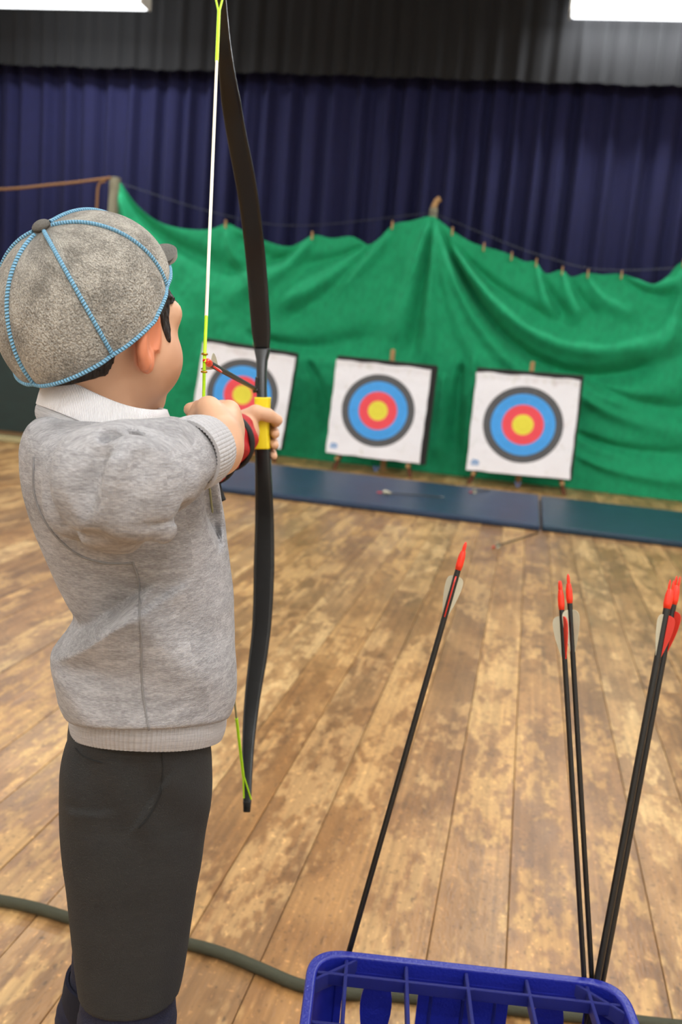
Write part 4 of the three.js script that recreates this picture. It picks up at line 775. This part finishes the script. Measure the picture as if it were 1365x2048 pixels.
// ---- socks and shoes
for (const [k, a, sgn] of [[R_KNEE, R_ANK, 1], [L_KNEE, L_ANK, -1]]) {
  const mid = [lerp(k[0], a[0], 0.35) - 0.008, lerp(k[1], a[1], 0.35), lerp(k[2], a[2], 0.35)], kt = [k[0], k[1] + 0.06, k[2]];
  const f = (x, y, z) => {
    let d = smin(cap(x, y, z, [k[0], k[1] + 0.12, k[2]], k, 0.041, 0.041), cap(x, y, z, k, mid, 0.041, 0.0415), 0.03);
    d = smin(d, cap(x, y, z, mid, a, 0.0415, 0.029), 0.02); d = smin(d, cap(x, y, z, a, [a[0] + 0.05, 0.04, a[2]], 0.029, 0.026), 0.02);
    return smax(Math.min(d - 0.003, Math.max(bodySDF(x, y, z) - 0.005, y - 0.5)) - 0.0006 * Math.sin(y * 420), y - (k[1] + 0.062), 0.003);
  };
  const s = part('sock', boxUV(netMesh(f, [a[0] - 0.06, 0, a[2] - 0.06], [a[0] + 0.13, 0.43, a[2] + 0.07], 0.005)), M.sock, boy, 'navy knee sock');
  const cuffY = k[1] - 0.05;
  part('sock_turnover', tubeLoft([lerp(k[0], a[0], 0.2) - 0.003, cuffY - 0.012, k[2]], [0, -1, 0], [1, 0, 0], () => 0.0455, () => 0.0455, 0.05, 48, 0.004), M.sock, s, 'turned-down navy sock top');
  part('garter_tab', rbox(0.004, 0.05, 0.022, 0.0015, lerp(k[0], a[0], 0.2) - 0.028, cuffY - 0.03, k[2] + 0.036).rotateY(0), M.sockGreen, s, 'green garter tab');
  const shoe = (x, y, z) => { let d = smin(ell(x, y, z, [a[0] + 0.075, 0.036, a[2]], [0.075, 0.034, 0.037]), ell(x, y, z, [a[0] + 0.005, 0.045, a[2]], [0.05, 0.05, 0.034]), 0.03); return smax(smax(d, 0.001 - y, 0.004), y - 0.08, 0.01); };
  const so = part('shoe', netMesh(shoe, [a[0] - 0.07, -0.01, a[2] - 0.06], [a[0] + 0.17, 0.1, a[2] + 0.06], 0.005), M.shoe, boy, 'black school shoe');
}
// ---- red arm guard on the bow arm
{
  const A = [lerp(L_ELBOW[0], LW[0], -0.12), lerp(L_ELBOW[1], LW[1], -0.12), lerp(L_ELBOW[2], LW[2], -0.12)], B = [lerp(L_ELBOW[0], LW[0], 0.82), lerp(L_ELBOW[1], LW[1], 0.82), lerp(L_ELBOW[2], LW[2], 0.82)];
  const dir = V(...B).sub(V(...A)).normalize();
  const f = (x, y, z) => {
    const t = (x - A[0]) * dir.x + (y - A[1]) * dir.y + (z - A[2]) * dir.z, L = V(...B).distanceTo(V(...A));
    const q = cap(x, y, z, A, B, 0.042, 0.0355) - 0.0018 * Math.sin(t * 90 + y * 200) - 0.004 * (noise3(x * 30, y * 30, z * 30) - 0.5);
    return smax(smax(q, -t, 0.006), t - L, 0.008);
  };
  const ag = part('arm_guard', boxUV(netMesh(f, [0.0, 0.84, -0.41], [0.19, 0.98, -0.2], 0.004)), M.red, boy, 'red fabric arm guard on the bow arm');
  const strap = (t, r) => { const c = V(...A).lerp(V(...B), t), g = new THREE.TorusGeometry(r, 0.0035, 8, 40); g.scale(1, 1, 2); g.applyQuaternion(new THREE.Quaternion().setFromUnitVectors(V(0, 0, 1), dir)); return g.translate(c.x, c.y, c.z); };
  part('strap', merge([strap(0.72, 0.0392), strap(0.25, 0.0425)]), mat(0x10100f, 0.7), ag, 'black elastic straps');
  part('strap_end', new THREE.TubeGeometry(curve([[0.085, 0.872, -0.27], [0.088, 0.86, -0.262], [0.094, 0.846, -0.256]]), 12, 0.005, 8), mat(0x0c0c0c, 0.7), ag, 'black strap end hanging down');
}

// ------------------------------------------------------------------ bow, string, nocked arrow (same axes as the boy)
{
  const bow = thing('recurve_bow', 'black recurve bow with a yellow grip held upright by the boy', 'bow'); onBoy(bow);
  const up = [[0.158, 0.952, -0.431], [0.155, 1.0, -0.442], [0.154, 1.042, -0.452], [0.146, 1.098, -0.449], [0.132, 1.182, -0.44], [0.113, 1.26, -0.415], [0.088, 1.336, -0.38], [0.069, 1.398, -0.332], [0.057, 1.463, -0.3], [0.0545, 1.487, -0.296]];
  const dn = [[0.1605, 0.918, -0.431], [0.166, 0.852, -0.42], [0.172, 0.764, -0.407], [0.173, 0.642, -0.373], [0.162, 0.541, -0.334], [0.157, 0.48, -0.302], [0.156, 0.416, -0.262], [0.156, 0.402, -0.258]];
  const pull = V(-0.242, 0, 0.97), side = V(0.97, 0, 0.242).normalize();
  function limb(pts, widths, thicks, n = 90) {
    const c = curve(pts), W = lerpTable(widths[0], widths[1]), T = lerpTable(thicks[0], thicks[1]), K = 12, pos = [], uv = [], idx = [];
    for (let i = 0; i <= n; i++) {
      const t = i / n, p = c.getPointAt(t), tg = c.getTangentAt(t), s = side.clone().addScaledVector(tg, -side.dot(tg)).normalize(), q = V(0, 0, 0).crossVectors(tg, s), w = W(t) / 2, h = T(t) / 2;
      for (let k = 0; k < K; k++) { const a = (k + 0.5) / K * 2 * Math.PI, ca = Math.cos(a), sa = Math.sin(a), X = Math.sign(ca) * Math.pow(Math.abs(ca), 0.35) * w, Y = Math.sign(sa) * Math.pow(Math.abs(sa), 0.5) * h, v = p.clone().addScaledVector(s, X).addScaledVector(q, Y); pos.push(v.x, v.y, v.z); uv.push(k / K * 0.06, t * 0.6); }
    }
    for (let i = 0; i < n; i++) for (let k = 0; k < K; k++) { const a = i * K + k, b = i * K + (k + 1) % K, d = a + K, e = b + K; idx.push(a, b, d, b, e, d); }
    for (let k = 1; k < K - 1; k++) { idx.push(0, k + 1, k); idx.push(n * K, n * K + k, n * K + k + 1); }
    const g = new THREE.BufferGeometry(); g.setAttribute('position', new THREE.Float32BufferAttribute(pos, 3)); g.setAttribute('uv', new THREE.Float32BufferAttribute(uv, 2)); g.setIndex(idx); g.computeVertexNormals(); return g;
  }
  part('limb', limb(up.slice(2), [[0, 0.06, 0.16, 0.5, 0.7, 0.85, 1], [0.022, 0.0285, 0.0295, 0.029, 0.026, 0.016, 0.009]], [[0, 0.2, 1], [0.012, 0.007, 0.005]]), M.bow, bow);
  part('limb', limb(dn, [[0, 0.12, 0.22, 0.36, 0.62, 0.77, 0.89, 1], [0.022, 0.0245, 0.028, 0.0315, 0.027, 0.021, 0.015, 0.010]], [[0, 0.1, 0.22, 1], [0.026, 0.022, 0.008, 0.005]]), M.bow, bow);
  part('riser', merge([limb([...up.slice(0, 3)].reverse(), [[0, 0.18, 0.4, 1], [0.024, 0.016, 0.0145, 0.0145]], [[0, 1], [0.02, 0.03]], 40)]), M.riser, bow);
  part('grip', limb([[0.1572, 0.973, -0.431], [0.1585, 0.95, -0.43], [0.16, 0.925, -0.43], [0.1625, 0.897, -0.4285]], [[0, 0.35, 0.6, 1], [0.0235, 0.0205, 0.0205, 0.0235]], [[0, 0.5, 1], [0.03, 0.032, 0.032]], 40), M.yellow, bow, 'yellow plastic grip');
  part('arrow_rest', merge([bar([0.153, 0.984, -0.43], [0.142, 0.981, -0.428], 0.003), rbox(0.004, 0.02, 0.012, 0.0015, 0.147, 0.992, -0.433)]), M.shaft, bow, 'black arrow rest');
  part('limb_tip', limb(up.slice(-2), [[0, 1], [0.009, 0.007]], [[0, 1], [0.008, 0.006]], 8), M.bow, bow); part('limb_tip', limb(dn.slice(-2), [[0, 1], [0.012, 0.009]], [[0, 1], [0.008, 0.007]], 8), M.bow, bow);

  const N = [0.044, 1.032, 0.06], H = [0.0475, 0.965, 0.045], T0 = [0.054, 1.46, -0.287], B0 = [0.152, 0.43, -0.257];
  const st = thing('bowstring', 'white and lime green bowstring drawn back by the boy', 'string'); onBoy(st);
  const L = (a, b, t) => [lerp(a[0], b[0], t), lerp(a[1], b[1], t), lerp(a[2], b[2], t)];
  part('upper_serving', merge([bar(L(T0, N, 0.05), L(T0, N, 0.22), 0.0022), bar([0.0485, 1.462, -0.29], L(T0, N, 0.06), 0.0013), bar([0.0585, 1.462, -0.295], L(T0, N, 0.06), 0.0013)]), M.stringGreen, st, 'lime green serving and loop');
  part('strand', bar(L(T0, N, 0.2), L(T0, N, 0.9), 0.0018), M.stringWhite, st, 'off-white strands');
  part('centre_serving', merge([bar(L(T0, N, 0.88), N, 0.0017), bar(N, H, 0.0015), bar(H, L(H, B0, 0.1), 0.0017)]), M.stringGreen, st, 'lime green centre serving');
  part('strand', bar(L(H, B0, 0.08), L(H, B0, 0.74), 0.0013), M.stringGrey, st, 'dull strands');
  part('lower_serving', merge([bar(L(H, B0, 0.72), L(H, B0, 0.93), 0.002), bar(L(H, B0, 0.92), [0.150, 0.425, -0.255], 0.0012), bar(L(H, B0, 0.92), [0.161, 0.42, -0.26], 0.0012)]), M.stringGreen, st, 'lime green serving and loop');
  for (const dy of [0.008, -0.008]) { const g = new THREE.TorusGeometry(0.0021, 0.0011, 8, 16).rotateX(Math.PI / 2).translate(N[0], N[1] + dy, N[2] - dy * 0.6); part('nocking_bead', g, M.brass, st, 'small brass nocking bead'); }

  const a = thing('arrow', 'dark arrow with a red nock set on the bowstring beside the boy\'s cheek', 'arrow');
  const toWorld = (p) => V(...p).applyAxisAngle(V(0, 1, 0), TURN).add(BOY);
  const nock = toWorld([0.044, 1.034, 0.064]), rest = toWorld([0.1445, 0.985, -0.4285]), d = rest.clone().sub(nock).normalize(), tip = nock.clone().addScaledVector(d, 0.565);
  buildArrow(a, 0.565, 0.0031, M.shaftGrey, 5.9, 0.05, 0.009, 0.026); placeArrow(a, tip.toArray(), nock.toArray());
}
renderer.render(scene, camera);
